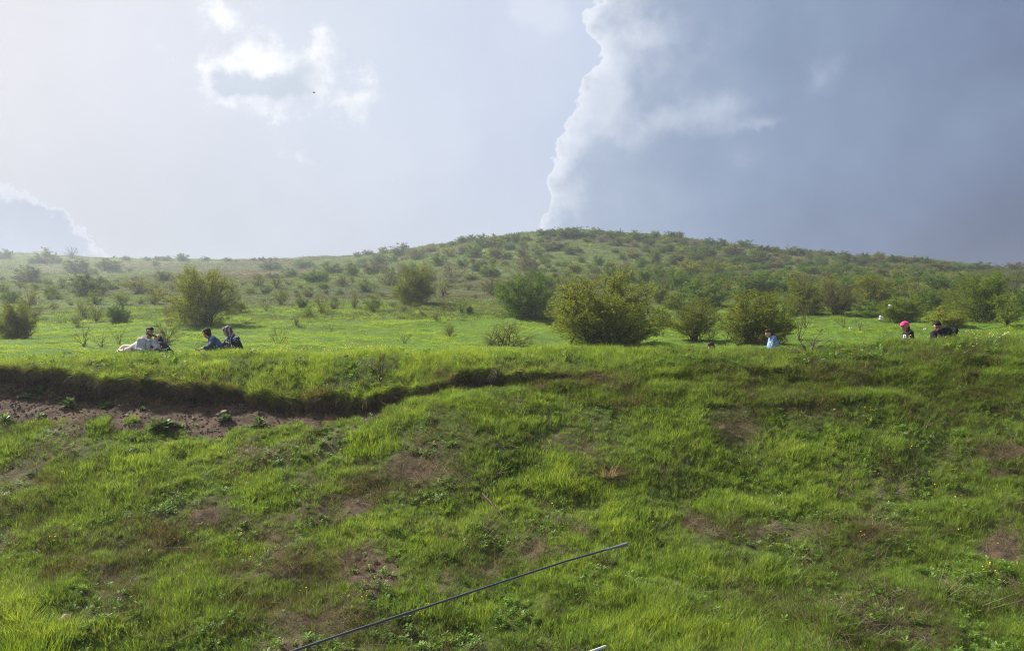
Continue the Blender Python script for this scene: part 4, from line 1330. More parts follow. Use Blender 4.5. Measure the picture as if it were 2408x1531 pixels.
reg([  # middle third
    (185, 267, 74, 44, 'D'), (255, 252, 104, 40, 'D'), (360, 242, 64, 44, 'O'), (480, 247, 154, 68, 'D'), (90, 264, 34, 14, 'D'), (330, 322, 114, 79, 'G'), (420, 292, 74, 42, 'G'), (600, 282, 124, 72, 'B'), (690, 202, 54, 30, 'O'), (800, 257, 114, 64, 'O'),
    (905, 170, 104, 42, 'D'), (895, 242, 94, 58, 'W'), (970, 262, 114, 79, 'G'), (1110, 282, 114, 84, 'O'), (1215, 212, 90, 54, 'G'), (1300, 187, 54, 34, 'G'), (1030, 192, 114, 74, 'G'), (1120, 192, 144, 74, 'O'), (1190, 155, 84, 40, 'D'), (1260, 167, 74, 62, 'D'), (1330, 152, 64, 34, 'B'),
    (640, 342, 84, 54, 'O'), (740, 322, 114, 69, 'G'), (960, 302, 40, 30, 'B'), (1030, 322, 64, 44, 'B'), (1100, 312, 54, 44, 'Y'), (680, 230, 90, 40, 'W'), (760, 200, 60, 30, 'W'), (540, 250, 60, 40, 'W'), (830, 190, 60, 30, 'D'), (960, 150, 70, 34, 'D'),
    (410, 467, 144, 134, 'B', 'fan'), (575, 584, 244, 250, 'O', 'hero_dense', 'egg-shaped olive bush standing alone in the mid meadow'), (455, 542, 74, 94, 'Y'), (235, 497, 84, 64, 'G'), (170, 547, 74, 59, 'B', 'sparse'), (165, 612, 44, 64, 'Y', 'sparse'), (290, 632, 114, 114, 'Y'), (430, 607, 64, 44, 'B'), (500, 632, 48, 38, 'B'),
    (580, 602, 64, 34, 'Y'), (625, 662, 54, 54, 'B'), (720, 702, 58, 68, 'B'), (795, 467, 64, 34, 'Y'), (815, 442, 184, 134, 'W', 'twig'), (680, 422, 94, 74, 'O'), (30, 612, 64, 44, 'B'), (75, 452, 74, 48, 'B'), (150, 442, 54, 44, 'B'), (300, 477, 64, 38, 'B'),
    (765, 532, 94, 74, 'B'), (935, 487, 64, 44, 'B'), (985, 542, 54, 28, 'B'), (765, 622, 74, 68, 'O', 'twig'), (830, 632, 64, 48, 'B'), (890, 642, 94, 94, 'Y', 'twig'), (942, 637, 44, 48, 'D'),
    (505, 848, 120, 98, 'B', 'sparse', 'small bare twiggy shrub on the open meadow, mid photo'), (810, 808, 84, 88, 'B', 'twig', 'small brown twiggy shrub left of the low bush on the crest'), (1090, 512, 124, 104, 'B', 'fan'), (1165, 522, 94, 84, 'G'), (1085, 397, 124, 89, 'G'), (960, 422, 84, 54, 'O'),
    (1340, 352, 134, 88, 'B', 'dense'), (1520, 217, 164, 69, 'B', 'dense'), (1585, 132, 104, 54, 'G'), (1620, 242, 84, 54, 'G'), (1680, 232, 54, 44, 'B'), (1390, 222, 104, 49, 'O'),
    (1340, 684, 390, 280, 'G', 'hero_green', 'fresh green bush with an upright leader left of the largest bush'), (1860, 868, 730, 470, 'O', 'hero', 'largest bush, wide and olive-gold with dark branches, centre right'),
    (1200, 888, 310, 180, 'B', 'low', 'low brown-olive bush on the crest of the bank, mid photo'), (1300, 880, 120, 90, 'Y', 'sparse'), (2255, 737, 104, 94, 'Y', 'dense', 'small bright green bush just right of the largest bush'),
    (2325, 617, 144, 114, 'O'), (2230, 577, 154, 134, 'O'), (1815, 317, 74, 59, 'G'), (1980, 282, 48, 38, 'G'), (2055, 267, 84, 54, 'O'), (2190, 312, 114, 94, 'Y'), (2110, 332, 94, 54, 'G'), (2350, 317, 104, 74, 'B', 'dense'), (2220, 362, 84, 64, 'O'), (1650, 372, 114, 64, 'O'),
    (1515, 367, 48, 34, 'G'), (1525, 407, 54, 38, 'B'), (1480, 482, 94, 74, 'G'), (1610, 462, 114, 74, 'O'), (1290, 462, 134, 104, 'B'), (1380, 422, 124, 84, 'G'),
    (1440, 120, 94, 40, 'D'), (1510, 118, 74, 50, 'D'), (1590, 125, 114, 55, 'G'), (1665, 122, 94, 60, 'D'), (1760, 130, 124, 62, 'G'), (1830, 112, 64, 40, 'D'), (1890, 134, 94, 45, 'G'), (1980, 154, 84, 44, 'D'), (2080, 146, 134, 58, 'G'), (2160, 184, 84, 54, 'D'), (2270, 174, 94, 44, 'O'), (2300, 138, 84, 44, 'D'), (2360, 140, 70, 45, 'T', 'twig'),
    (1740, 165, 74, 34, 'O'), (1845, 168, 84, 52, 'W'), (1940, 184, 84, 48, 'D'), (2000, 170, 84, 44, 'O'), (2060, 193, 74, 44, 'W'), (2140, 225, 64, 44, 'G'), (2240, 230, 70, 40, 'D'), (2290, 220, 70, 40, 'G'), (2390, 200, 70, 50, 'D'), (1465, 140, 60, 30, 'G'), (1540, 150, 50, 26, 'G'), (1930, 235, 60, 34, 'G'), (2040, 238, 70, 34, 'W'), (1420, 165, 60, 34, 'G'),
    (1700, 470, 120, 80, 'O'), (1800, 440, 120, 90, 'B'), (1900, 410, 120, 90, 'G'), (2000, 420, 140, 90, 'O'), (2120, 440, 130, 100, 'G'), (2240, 460, 140, 110, 'G'), (2340, 470, 120, 120, 'G'), (1700, 300, 60, 40, 'G'), (1760, 340, 60, 40, 'B'), (1900, 330, 70, 44, 'O'), (1990, 340, 80, 50, 'W'),
], 776.4, 513.6, .3472)
reg([  # right third
    (235, 750, 320, 290, 'O', 'hero_twig', 'rounded grey-olive twiggy bush left of the girl in blue'), (640, 800, 430, 345, 'O', 'hero_dense', 'dense brown-olive bush directly behind the girl in blue'), (945, 575, 230, 240, 'O', 'hero_fan', 'tall olive bush with dark stems, first of three in a row at right'), (1170, 582, 240, 232, 'B', 'hero_twig', 'brownish twiggy bush, middle of three tall ones at right'),
    (1410, 510, 280, 190, 'O', 'hero_fan', 'olive bush, rightmost of the three tall ones in a row'), (85, 535, 124, 94, 'G'), (290, 515, 270, 160, 'G', 'dense'), (430, 490, 124, 154, 'O', 'tree'), (700, 435, 180, 130, 'G'), (1385, 585, 170, 94, 'G', 'dense', 'small rounded green bush beside white litter at right'),
    (1610, 627, 260, 165, 'Y', 'hero_green', 'yellow-green bush behind the girl in the pink cap'), (2150, 625, 400, 315, 'Y', 'hero_fan', 'tall green bush near the right edge of the photo'), (2295, 655, 240, 200, 'Y', 'tree', 'small yellow-green tree with a short trunk at the right edge'), (1910, 655, 220, 140, 'O', 'dense', 'low olive bush behind the man in the black sweater'),
    (1215, 660, 84, 104, 'Y', 'sparse', 'thin pale green shrub on the meadow right of the girl in blue'), (1325, 680, 94, 94, 'O', 'sparse', 'thin olive shrub with bare stems below the white litter'), (30, 655, 74, 84, 'Y', 'dense'), (10, 495, 64, 114, 'G'), (960, 660, 90, 110, 'Y', 'sparse'), (600, 445, 210, 120, 'G'), (540, 400, 150, 90, 'O'),
    (820, 420, 160, 110, 'G'), (980, 410, 160, 100, 'B'), (1120, 400, 150, 90, 'O'), (1270, 420, 150, 100, 'G'), (1540, 440, 180, 120, 'G'), (1680, 470, 190, 140, 'O'), (1830, 450, 180, 130, 'G'), (1780, 545, 190, 120, 'G'), (1940, 520, 190, 120, 'O'), (2010, 430, 170, 120, 'D'), (2330, 430, 180, 140, 'B'), (2390, 560, 120, 160, 'G'),
    (130, 400, 150, 90, 'G'), (260, 400, 140, 90, 'O'), (390, 400, 150, 100, 'G'), (30, 400, 120, 80, 'B'), (160, 460, 120, 80, 'G'), (890, 500, 130, 110, 'G'), (1060, 480, 120, 90, 'Y'), (1300, 500, 120, 90, 'B'), (1560, 540, 130, 90, 'G'), (1700, 600, 120, 80, 'O'), (2030, 590, 130, 80, 'G'), (1470, 590, 110, 60, 'B', 'twig'), (1030, 575, 100, 70, 'B', 'twig'), (880, 585, 60, 46, 'D'),
    (320, 195, 94, 74, 'D', 'dense'), (480, 190, 154, 70, 'B', 'dense'), (630, 235, 174, 94, 'D', 'dense'), (150, 165, 94, 48, 'O'), (60, 145, 74, 40, 'O'), (230, 115, 110, 44, 'W'), (320, 112, 80, 44, 'D'), (560, 125, 110, 44, 'G'), (400, 112, 80, 40, 'D'), (860, 172, 120, 50, 'G'), (690, 150, 90, 34, 'D'), (1060, 195, 90, 56, 'B'), (1210, 210, 120, 50, 'D'),
    (940, 285, 74, 60, 'G'), (1010, 300, 110, 50, 'G'), (1150, 305, 100, 60, 'G'), (770, 260, 110, 50, 'B'), (740, 230, 80, 44, 'W'), (610, 275, 70, 44, 'G'), (690, 275, 80, 44, 'G'), (1330, 250, 100, 40, 'D'), (1380, 222, 90, 34, 'D'), (1550, 225, 120, 44, 'D'), (1640, 235, 80, 34, 'B'), (1480, 320, 130, 60, 'B', 'dense'), (1590, 330, 120, 60, 'O'), (1700, 350, 130, 70, 'G'),
    (1780, 285, 160, 60, 'B', 'dense'), (1900, 300, 120, 70, 'B', 'dense'), (1990, 280, 120, 50, 'G'), (2120, 280, 140, 50, 'D'), (2250, 290, 120, 50, 'B'), (2350, 280, 100, 50, 'B'), (2210, 340, 110, 60, 'G'), (2060, 330, 120, 60, 'O'), (1850, 360, 140, 70, 'Y'), (1330, 310, 110, 50, 'G'), (1250, 290, 90, 50, 'G'), (190, 320, 170, 100, 'O', 'dense'), (370, 330, 120, 100, 'O', 'fan'), (100, 240, 90, 60, 'D', 'dense'), (270, 280, 60, 40, 'G'),
    (460, 235, 60, 36, 'G'), (540, 200, 60, 34, 'G'), (920, 240, 90, 44, 'W'), (980, 250, 80, 40, 'G'), (830, 310, 90, 44, 'G'), (1090, 340, 110, 50, 'B'), (570, 330, 110, 60, 'B'), (480, 350, 100, 60, 'G'), (750, 340, 120, 60, 'O'), (890, 350, 120, 60, 'O'),
], 1552.6, 537.5, .3552)

# fill the hill with further bushes where the photo is thick with them
rf = random.Random(5)
def ridge_row(px):
    return float(column(px, PPY)[jP])
taken = [(b['px'], b['py'] - b['h'] * .3, b['w']) for b in BUSHES]
def try_fill(n, x0, x1, f0, f1, wlo, whi, kinds, ybase, gap, store):
    k = 0; tries = 0
    while k < n and tries < n * 60:
        tries += 1
        px = rf.uniform(x0, x1)
        t = rf.uniform(f0, f1)
        py = ridge_row(px) * (1 - t) + ybase * t + 2
        w = rf.uniform(wlo, whi) * (0.7 + 0.6 * t)
        if any(abs(px - a) < (w + c) * gap and abs(py - 4 - b_) < (w + c) * gap * .42 for a, b_, c in taken):
            continue
        taken.append((px, py - w * .2, w)); k += 1
        store.append(dict(px=px, py=py, w=w, h=w * rf.uniform(.5, .8), kind=rf.choice(kinds), form=None, label=None))
EXTRA, MASS = [], []
try_fill(26, 1450, 2440, 0.0, .08, 22, 36, 'DDGBO', 655, .40, EXTRA)
try_fill(75, 1620, 2440, .06, .75, 24, 46, 'GGDBOD', 660, .44, MASS)
try_fill(10, 1280, 1620, .03, .14, 20, 34, 'GDBOD', 660, .45, MASS)
try_fill(24, 850, 1300, .1, .9, 18, 34, 'GOBDW', 650, .45, MASS)
try_fill(55, 1600, 2440, .3, 1.0, 18, 34, 'GGOBY', 668, .32, MASS)
try_fill(22, 1250, 1800, .6, 1.0, 14, 26, 'GOBDY', 668, .36, MASS)
try_fill(26, 0, 800, .55, 1.1, 10, 22, 'GODB', 690, .6, MASS)
try_fill(24, 20, 900, .5, 1.0, 8, 14, 'GODB', 720, .8, MASS)
for b in EXTRA:
    b['form'] = KIND_FORM[b['kind']]
BUSHES += EXTRA


def words_size(w):
    return 'small ' if w < 1.6 else ('' if w < 3.4 else 'large ')


def zone(px, py, d):
    side = 'left' if px < 560 else ('right' if px > 1650 else 'middle')
    if d > 235:
        return 'on the hazy left skyline' if abs(py - ridge_row(px)) < 7 else 'on the hazy slope below the left skyline'
    if d > 145:
        if abs(py - ridge_row(px)) < 8:
            return 'on the hilltop skyline' if 1150 < px < 1700 else ('on the ridge running left from the hilltop' if px < 1150 else 'on the ridge running right from the hilltop')
        return 'high on the hill, ' + ('left flank' if px < 1200 else ('below the summit' if px < 1620 else 'right flank'))
    if d > 88:
        return 'low on the hill, ' + side + ' side'
    if d > 52:
        return 'at the far edge of the meadow, ' + side
    return 'on the bright meadow, ' + side


ORD = ['first', 'second', 'third', 'fourth', 'fifth', 'sixth', 'seventh', 'eighth', 'ninth', 'tenth', 'eleventh', 'twelfth']
recs = []
for b in BUSHES:
    if b['py'] < 662 and b['form'] in ('fan', 'twig') and rf.random() < .75:
        b['form'] = 'dense'
    x, y, z = ground_far(b['px'], b['py'])
    b['pos'] = (x, y, z)
    kb = 1.06 if (b['form'] or '').startswith('hero') else (0.82 if (y > 200 and b['px'] < 900) else 1.14)
    b['wm'] = b['w'] * y / FPX * kb; b['hm'] = b['h'] * y / FPX * (1.0 + (kb - 1) * .7)
    b['zone'] = zone(b['px'], b['py'], y)
    b['desc'] = words_size(b['wm']) + KIND_WORD[b['kind']] + ' bush'
byk = {}
for b in BUSHES:
    if b['label'] is None:
        byk.setdefault((b['desc'], b['zone']), []).append(b)
for (d_, z_), L_ in byk.items():
    L_.sort(key=lambda q: q['px'])
    for i, b in enumerate(L_):
        if len(L_) == 1:
            b['label'] = f'only {d_} {z_}'
        elif i == 0:
            b['label'] = f'{d_} {z_}, leftmost of its kind'
        elif i == len(L_) - 1:
            b['label'] = f'{d_} {z_}, rightmost of its kind'
        else:
            b['label'] = f'{d_} {z_}, {ORD[i] if i < 12 else str(i + 1) + "th"} from left'

# meshes with their own leaf colour are shared: one copy of the data per (form, variant, kind)
_cache = {}
def bush_data(form, var, kind):
    key = (form, var, kind)
    if key not in _cache:
        br, lf = PROTO[form][var]
        br, lf = br.copy(), lf.copy()
        br.materials.append(M_BARK2 if kind in 'TW' else M_BARK)
        lf.materials.append(LEAF[kind])
        _cache[key] = (br, lf)
    return _cache[key]


rb = random.Random(9)
for b in BUSHES:
    form = b['form']; var = rb.randrange(len(PROTO[form]))
    br, lf = bush_data(form, var, b['kind'])
    x, y, z = b['pos']
    nm = 'shrub' if (b['wm'] < 1.6 or form == 'sparse') else 'bush'
    if form in ('bare',): nm = 'tree'
    root = empty(nm, (x, y, z - 0.03 * b['hm']), rb.uniform(0, 2 * PI) if not form.startswith('hero') else {'hero': .4, 'hero_green': 1.1}.get(form, rb.uniform(0, 6.28)))
    root.scale = (b['wm'], b['wm'], b['hm'])
    tag(root, b['label'], nm, {'bush': 'bushes over the meadow and hill', 'shrub': 'small shrubs over the meadow and hill'}.get(nm))
    o1 = bpy.data.objects.new('branches', br); col.objects.link(o1); o1.parent = root
    o2 = bpy.data.objects.new('foliage', lf); col.objects.link(o2); o2.parent = root
print('bushes', len(BUSHES), 'mass', len(MASS))

# the rest of the scrub that reads as one mass: one object, bushes copied into a point cloud
def scrub_mass():
    c = bpy.data.collections.new('scrub')
    ks = 'GOBDYW'
    for i, kk in enumerate(ks):
        for v in (0, 1):
            br, lf = bush_data('dense', v, kk)
            c.objects.link(bpy.data.objects.new(f'scrub_{i}_{v}', lf))
    P, S, H, I_ = [], [], [], []
    for b in MASS:
        x, y, z = ground_far(b['px'], b['py'])
        w = b['w'] * y / FPX; h = b['h'] * y / FPX
        P.append((x, y, z - .03 * h)); S.append((w, w, h)); I_.append(ks.index(b['kind']) * 2 + rb.randrange(2))
    n = len(P)
    e = np.zeros((n, 3)); e[:, 2] = rng.uniform(0, 6.28, n)
    o = scatter('hillside_scrub', c, len(ks) * 2, P, e, S, np.ones(n), 'further scrub that merges together over the hillside')
    o.data.attributes['idx'].data.foreach_set('value', np.array(I_, np.int32))


scrub_mass()

# ------------------------------------------------------------------ people
def at(px, py, d):
    """point on the sight line of (px, py) at distance d"""
    x, y, z = ray(px, py)
    return Vector((float(x / y * d), d, float(CAMZ + z / y * d)))


def capsule(V, F, p0, p1, r0, r1, seg=12, rings=4):
    p0, p1 = np.array(p0, float), np.array(p1, float)
    ax = p1 - p0; L = np.linalg.norm(ax)
    ax = ax / L if L > 1e-6 else np.array([0, 0, 1.0])
    a = np.cross(ax, [0.3, .2, .93] if abs(ax[2]) < .9 else [1, .1, 0]); a /= np.linalg.norm(a); b = np.cross(ax, a)
    prof = [(p0, -math.sin(t) * r0, math.cos(t) * r0) for t in np.linspace(PI / 2 * .98, 0, rings + 1)]
    prof += [(p1, math.sin(t) * r1, math.cos(t) * r1) for t in np.linspace(0, PI / 2 * .98, rings + 1)]
    base = len(V); ang = np.arange(seg) * 2 * PI / seg
    for c, h, r in prof:
        for t in ang:
            V.append(tuple(c + ax * h + (a * math.cos(t) + b * math.sin(t)) * r))
    n = len(prof)
    for i in range(n - 1):
        for k in range(seg):
            F.append((base + i * seg + k, base + i * seg + (k + 1) % seg, base + (i + 1) * seg + (k + 1) % seg, base + (i + 1) * seg + k))
    F.append(tuple(base + k for k in range(seg))[::-1])
    F.append(tuple(base + (n - 1) * seg + k for k in range(seg)))


def ellipsoid(V, F, c, rad, q=None, seg=16, rings=10):
    base = len(V)
    q = q or Quaternion()
    for i in range(rings + 1):
        th = PI * (0.02 + .96 * i / rings)
        for k in range(seg):
            p = Vector((rad[0] * math.sin(th) * math.cos(2 * PI * k / seg), rad[1] * math.sin(th) * math.sin(2 * PI * k / seg), rad[2] * math.cos(th)))
            V.append(tuple(Vector(c) + q @ p))
    for i in range(rings):
        for k in range(seg):
            F.append((base + i * seg + k, base + (i + 1) * seg + k, base + (i + 1) * seg + (k + 1) % seg, base + i * seg + (k + 1) % seg))
    F.append(tuple(base + k for k in range(seg)))
    F.append(tuple(base + rings * seg + k for k in range(seg))[::-1])


def blob(name, items, voxel, smooth=3, origin=Vector((0, 0, 0))):
    """one continuous surface grown from overlapping tapered shapes"""
    V, F = [], []
    for it in items:
        if it[0] == 'c':
            capsule(V, F, Vector(it[1]) - origin, Vector(it[2]) - origin, it[3], it[4])
        else:
            ellipsoid(V, F, Vector(it[1]) - origin, it[2], it[3] if len(it) > 3 else None)
    me = bpy.data.meshes.new(name)
    me.from_pydata(V, [], F)
    tmp = bpy.data.objects.new(name, me)
    col.objects.link(tmp)
    m1 = tmp.modifiers.new('r', 'REMESH'); m1.mode = 'VOXEL'; m1.voxel_size = voxel; m1.use_smooth_shade = True
    m2 = tmp.modifiers.new('s', 'SMOOTH'); m2.factor = .5; m2.iterations = smooth
    dg = bpy.context.evaluated_depsgraph_get()
    res = bpy.data.meshes.new_from_object(tmp.evaluated_get(dg))
    res.name = name
    bpy.data.objects.remove(tmp)
    bpy.data.meshes.remove(me)
    res.polygons.foreach_set('use_smooth', np.ones(len(res.polygons), bool))
    return res


def frame(f, up=(0, 0, 1)):
    f = Vector(f).normalized()
    r = f.cross(Vector(up)).normalized()
    return f, r, r.cross(f)


def head_items(c, f, s=1.0):
    """skull, jaw, nose, ears; c is the middle of the head, f where the face looks"""
    c = Vector(c); f, r, u = frame(f)
    P = lambda a, b, d: c + (f * a + r * b + u * d) * s
    k = s
    it = [('e', P(-.012, 0, .030), (.088 * k, .076 * k, .092 * k), Matrix((r, f, u)).transposed().to_quaternion() if False else None),
          ('c', P(.020, 0, .035), P(-.030, 0, .035), .076 * k, .082 * k),
          ('c', P(.030, 0, -.020), P(.040, 0, -.072), .062 * k, .036 * k), ('c', P(-.01, .0, -.03), P(.030, 0, -.070), .060 * k, .040 * k),
          ('c', P(.083, 0, .018), P(.102, 0, -.016), .010 * k, .015 * k),
          ('c', P(.072, 0, -.046), P(.074, 0, -.052), .024 * k, .022 * k),
          ('c', P(.070, -.035, .036), P(.070, .035, .036), .020 * k, .020 * k),
          ('c', P(-.010, .078, .020), P(-.014, .080, -.020), .016 * k, .010 * k), ('c', P(-.010, -.078, .020), P(-.014, -.080, -.020), .016 * k, .010 * k)]
    return it


def face_parts(root, c, f, s, org, lips=True):
    c = Vector(c); f, r, u = frame(f)
    P = lambda a, b, d: c + (f * a + r * b + u * d) * s - org
    for sgn in (-1, 1):
        V, F = [], []
        ellipsoid(V, F, P(.084, sgn * .031, .016), (.011 * s,) * 3, None, 8, 6)
        me = bpy.data.meshes.new('eye'); me.from_pydata(V, [], F); link('eye', me, M_EYE, root)
        V, F = [], []
        capsule(V, F, P(.091, sgn * .014, .036), P(.080, sgn * .050, .036), .006 * s, .004 * s, 6, 2)
        me = bpy.data.meshes.new('eyebrow'); me.from_pydata(V, [], F); link('eyebrow', me, M_HAIR, root)
    if lips:
        V, F = [], []
        capsule(V, F, P(.096, -.018, -.050), P(.096, .018, -.050), .006 * s, .006 * s, 8, 2)
        me = bpy.data.meshes.new('mouth'); me.from_pydata(V, [], F); link('mouth', me, M_LIP, root)


def hand_items(w, d, n, s=1.0, curl=.5, side=1):
    """palm, four unequal bent fingers and a thumb from the side of the palm; d points along the hand, n out of the palm"""
    w = Vector(w); d = Vector(d).normalized(); n = Vector(n); n = (n - d * n.dot(d)).normalized(); t = d.cross(n).normalized() * side
    it = [('c', w, w + d * .03 * s, .024 * s, .022 * s)]
    for k in (-1.2, -.4, .4, 1.2):
        it.append(('c', w + d * .03 * s + t * .012 * k * s, w + d * .085 * s + t * .019 * k * s, .016 * s, .0125 * s))
    for k, L in ((-1.35, .060), (-.45, .074), (.45, .080), (1.35, .070)):
        a = w + d * .085 * s + t * .019 * k * s
        d1 = (d * math.cos(curl * .7) + n * math.sin(curl * .7)).normalized()
        d2 = (d * math.cos(curl * 1.7) + n * math.sin(curl * 1.7)).normalized()
        b = a + d1 * L * .5 * s; e = b + d2 * L * .5 * s
        it += [('c', a, b, .0105 * s, .0098 * s), ('c', b, e, .0095 * s, .0080 * s)]
    a = w + d * .028 * s + t * .026 * s
    b = a + (d * .62 + t * .75 + n * .25).normalized() * .038 * s
    e = b + (d * .85 + t * .25 + n * .45).normalized() * .032 * s
    it += [('c', a, b, .015 * s, .012 * s), ('c', b, e, .011 * s, .009 * s)]
    return it


def torso_items(sa, sb, belly, pelvis, r=1.0, neck=None, grow=0.0):
    """trunk from the two shoulders down to the pelvis"""
    sa, sb, belly, pelvis = map(Vector, (sa, sb, belly, pelvis))
    m = (sa + sb) / 2; w = (sb - sa)
    chest = m.lerp(belly, .42)
    it = [('c', sa, sb, .060 * r + grow, .060 * r + grow)]
    for k in (-.24, .24):
        it.append(('c', m + w * k * 1.05, chest + w * k, .082 * r + grow, .098 * r + grow))
        it.append(('c', chest + w * k, belly + w * k * .75, .100 * r + grow, .094 * r + grow))
        it.append(('c', belly + w * k * .75, pelvis + w * k * .85, .094 * r + grow, .108 * r + grow))
    if neck is not None:
        it.append(('c', m, neck, .060 * r + grow * .5, .050 * r + grow * .3))
    return it


def limb(a, b, c, r, grow=0.0):
    return [('c', a, b, r[0] + grow, r[1] + grow), ('c', b, c, r[1] + grow, r[2] + grow)]


def foot_items(an, d, s=1.0, grow=0.0):
    an = Vector(an); d = Vector(d).normalized()
    return [('c', an, an + Vector((0, 0, -.05)) * s, .036 * s + grow, .034 * s + grow), ('c', an + Vector((0, 0, -.055)) * s - d * .03 * s, an + d * .11 * s + Vector((0, 0, -.065)) * s, .032 * s + grow, .030 * s + grow),
            ('c', an + d * .11 * s + Vector((0, 0, -.065)) * s, an + d * .16 * s + Vector((0, 0, -.07)) * s, .032 * s + grow, .022 * s + grow)]


def fabric(name, c, amt=.25, sc=9.0):
    return plain(name, c, .85, .15, sc, amt, .5, 35.0)


M_SKIN = plain('skin', (.34, .19, .125), .55, .35, 30, .08)
M_SKIN2 = plain('light_skin', (.46, .29, .205), .55, .35, 30, .08)
M_EYE = plain('eye', (.02, .015, .012), .2, .6)
M_LIP = plain('lips', (.25, .10, .08), .5, .3)
M_HAIR = plain('black_hair', (.012, .010, .009), .75, .12, 60, .4)
M_HAIRB = plain('brown_hair', (.040, .025, .016), .7, .15, 50, .5)
M_GREYH = fabric('grey_fleece', (.40, .41, .43), .10)
M_CREAM = fabric('cream_cotton', (.60, .52, .46), .10)
M_WHITE = fabric('white_cotton', (.68, .66, .62), .08)
M_NAVY = fabric('navy_cotton', (.022, .030, .055), .3)
M_DENIM = fabric('dark_denim', (.050, .095, .180), .35)
M_LDENIM = fabric('light_denim', (.16, .27, .50), .25, 14.0)
M_CHAR = fabric('charcoal_cotton', (.060, .062, .068), .3)
M_BLACK = fabric('black_cotton', (.014, .014, .016), .3)
M_PINK = fabric('pink_cap', (.80, .07, .26), .08)
M_LGREY = fabric('light_grey_cotton', (.52, .54, .53), .08)
M_GCAP = fabric('grey_cap', (.24, .25, .24), .2)
M_SHOE = plain('shoe', (.05, .047, .042), .6, .3, 20, .3)
M_INK = plain('black_print', (.012, .012, .014), .7, .2)
M_WINK = plain('white_print', (.72, .76, .80), .7, .2)
M_CORD = plain('drawstring', (.16, .17, .19), .8, .1)


def scarf_mat():
    m, n, out = new_mat('purple_headscarf')
    b = n.new('ShaderNodeBsdfPrincipled'); b.inputs['Roughness'].default_value = .8
    tcn = n.new('ShaderNodeTexCoord')
    w = n.new('ShaderNodeTexWave'); w.inputs['Scale'].default_value = 4.5; w.inputs['Distortion'].default_value = 7.0; w.inputs['Detail'].default_value = 3
    n.put(w.inputs[0], tcn.outputs['Object'])
    n.put(b.inputs['Base Color'], n.ramp(w.outputs['Fac'], [(0, (.055, .034, .060)), (.45, (.150, .085, .125)), (.8, (.26, .17, .20)), (1, (.40, .34, .32))]))
    n.l.new(b.outputs[0], out.inputs[0])
    return m


def shawl_mat():
    m, n, out = new_mat('patterned_shawl')
    b = n.new('ShaderNodeBsdfPrincipled'); b.inputs['Roughness'].default_value = .8
    tcn = n.new('ShaderNodeTexCoord')
    vo = n.new('ShaderNodeTexVoronoi', distance='CHEBYCHEV'); vo.inputs['Scale'].default_value = 24.0; vo.inputs['Randomness'].default_value = .75
    n.put(vo.inputs['Vector'], tcn.outputs['Object'])
    sp = n.new('ShaderNodeSeparateColor'); n.put(sp.inputs[0], vo.outputs['Color'])
    sq = n.m('MULTIPLY', n.m('LESS_THAN', vo.outputs['Distance'], .30), n.m('GREATER_THAN', sp.outputs[0], .30))
    base = n.ramp(n.noise(tcn.outputs['Object'], 9.0, 3), [(.3, (.014, .018, .035)), (.7, (.045, .065, .130))])
    n.put(b.inputs['Base Color'], n.mix(sq, base, (.58, .62, .70)))
    n.l.new(b.outputs[0], out.inputs[0])
    return m


M_SCARF, M_SHAWL = scarf_mat(), shawl_mat()
from mathutils.bvhtree import BVHTree


class Fig:
    def __init__(self, label, loc, group=None):
        self.o = Vector(loc)
        self.root = tag(empty('person', loc), label, 'person', group)

    def part(self, name, items, mat, voxel=.011, smooth=3, label=None):
        me = blob(name, items, voxel, smooth, self.o)
        ob = link(name, me, mat, self.root)
        if label: ob['label'] = label
        return ob

    def strokes(self, name, on, lines, r, mat, d0, off=.004):
        """thin printed lines or cords laid on the surface of a garment"""
        me = on.data
        bv = BVHTree.FromPolygons([v.co + self.o for v in me.vertices], [tuple(p.vertices) for p in me.polygons])
        T = Tubes()
        camp = Vector((0, 0, CAMZ))
        for ln in lines:
            pts = []
            for i in range(len(ln) - 1):
                for k in range(4):
                    pts.append((ln[i][0] + (ln[i + 1][0] - ln[i][0]) * k / 4, ln[i][1] + (ln[i + 1][1] - ln[i][1]) * k / 4))
            pts.append(ln[-1])
            W = []
            for (a, b) in pts:
                tgt = at(a, b, d0)
                dr = (tgt - camp).normalized()
                h = bv.ray_cast(camp, dr, 60)
                p = (h[0] - dr * off) if h[0] else None
                if p is not None and (p - tgt).length < .5:
                    W.append(p - self.o)
            if len(W) > 1:
                T.add(np.array([tuple(w) for w in W]), r, r, 5)
        if T.n:
            return link(name, T.mesh(name), mat, self.root)


def Z1(zx, zy, d): return at((450 + zx / 9.632) * .5972, (1270 + zy / 9.632) * .5972, d)
def Z2(zx, zy, d): return at((740 + zx / 9.632) * .5972, (1270 + zy / 9.632) * .5972, d)
def Z3(zx, zy, d): return at((2980 + zx / 13.917) * .5972, (1280 + zy / 13.917) * .5972, d)
def Z4(zx, zy, d): return at((3430 + zx / 6.508) * .5972, (1250 + zy / 6.508) * .5972, d)
def gnd(p): return Vector((p.x, p.y, ground_z(p.x, p.y)))
def pz1(zx, zy): return ((450 + zx / 9.632) * .5972, (1270 + zy / 9.632) * .5972)
def pz3(zx, zy): return ((2980 + zx / 13.917) * .5972, (1280 + zy / 13.917) * .5972)
def pz4(zx, zy): return ((3430 + zx / 6.508) * .5972, (1250 + zy / 6.508) * .5972)


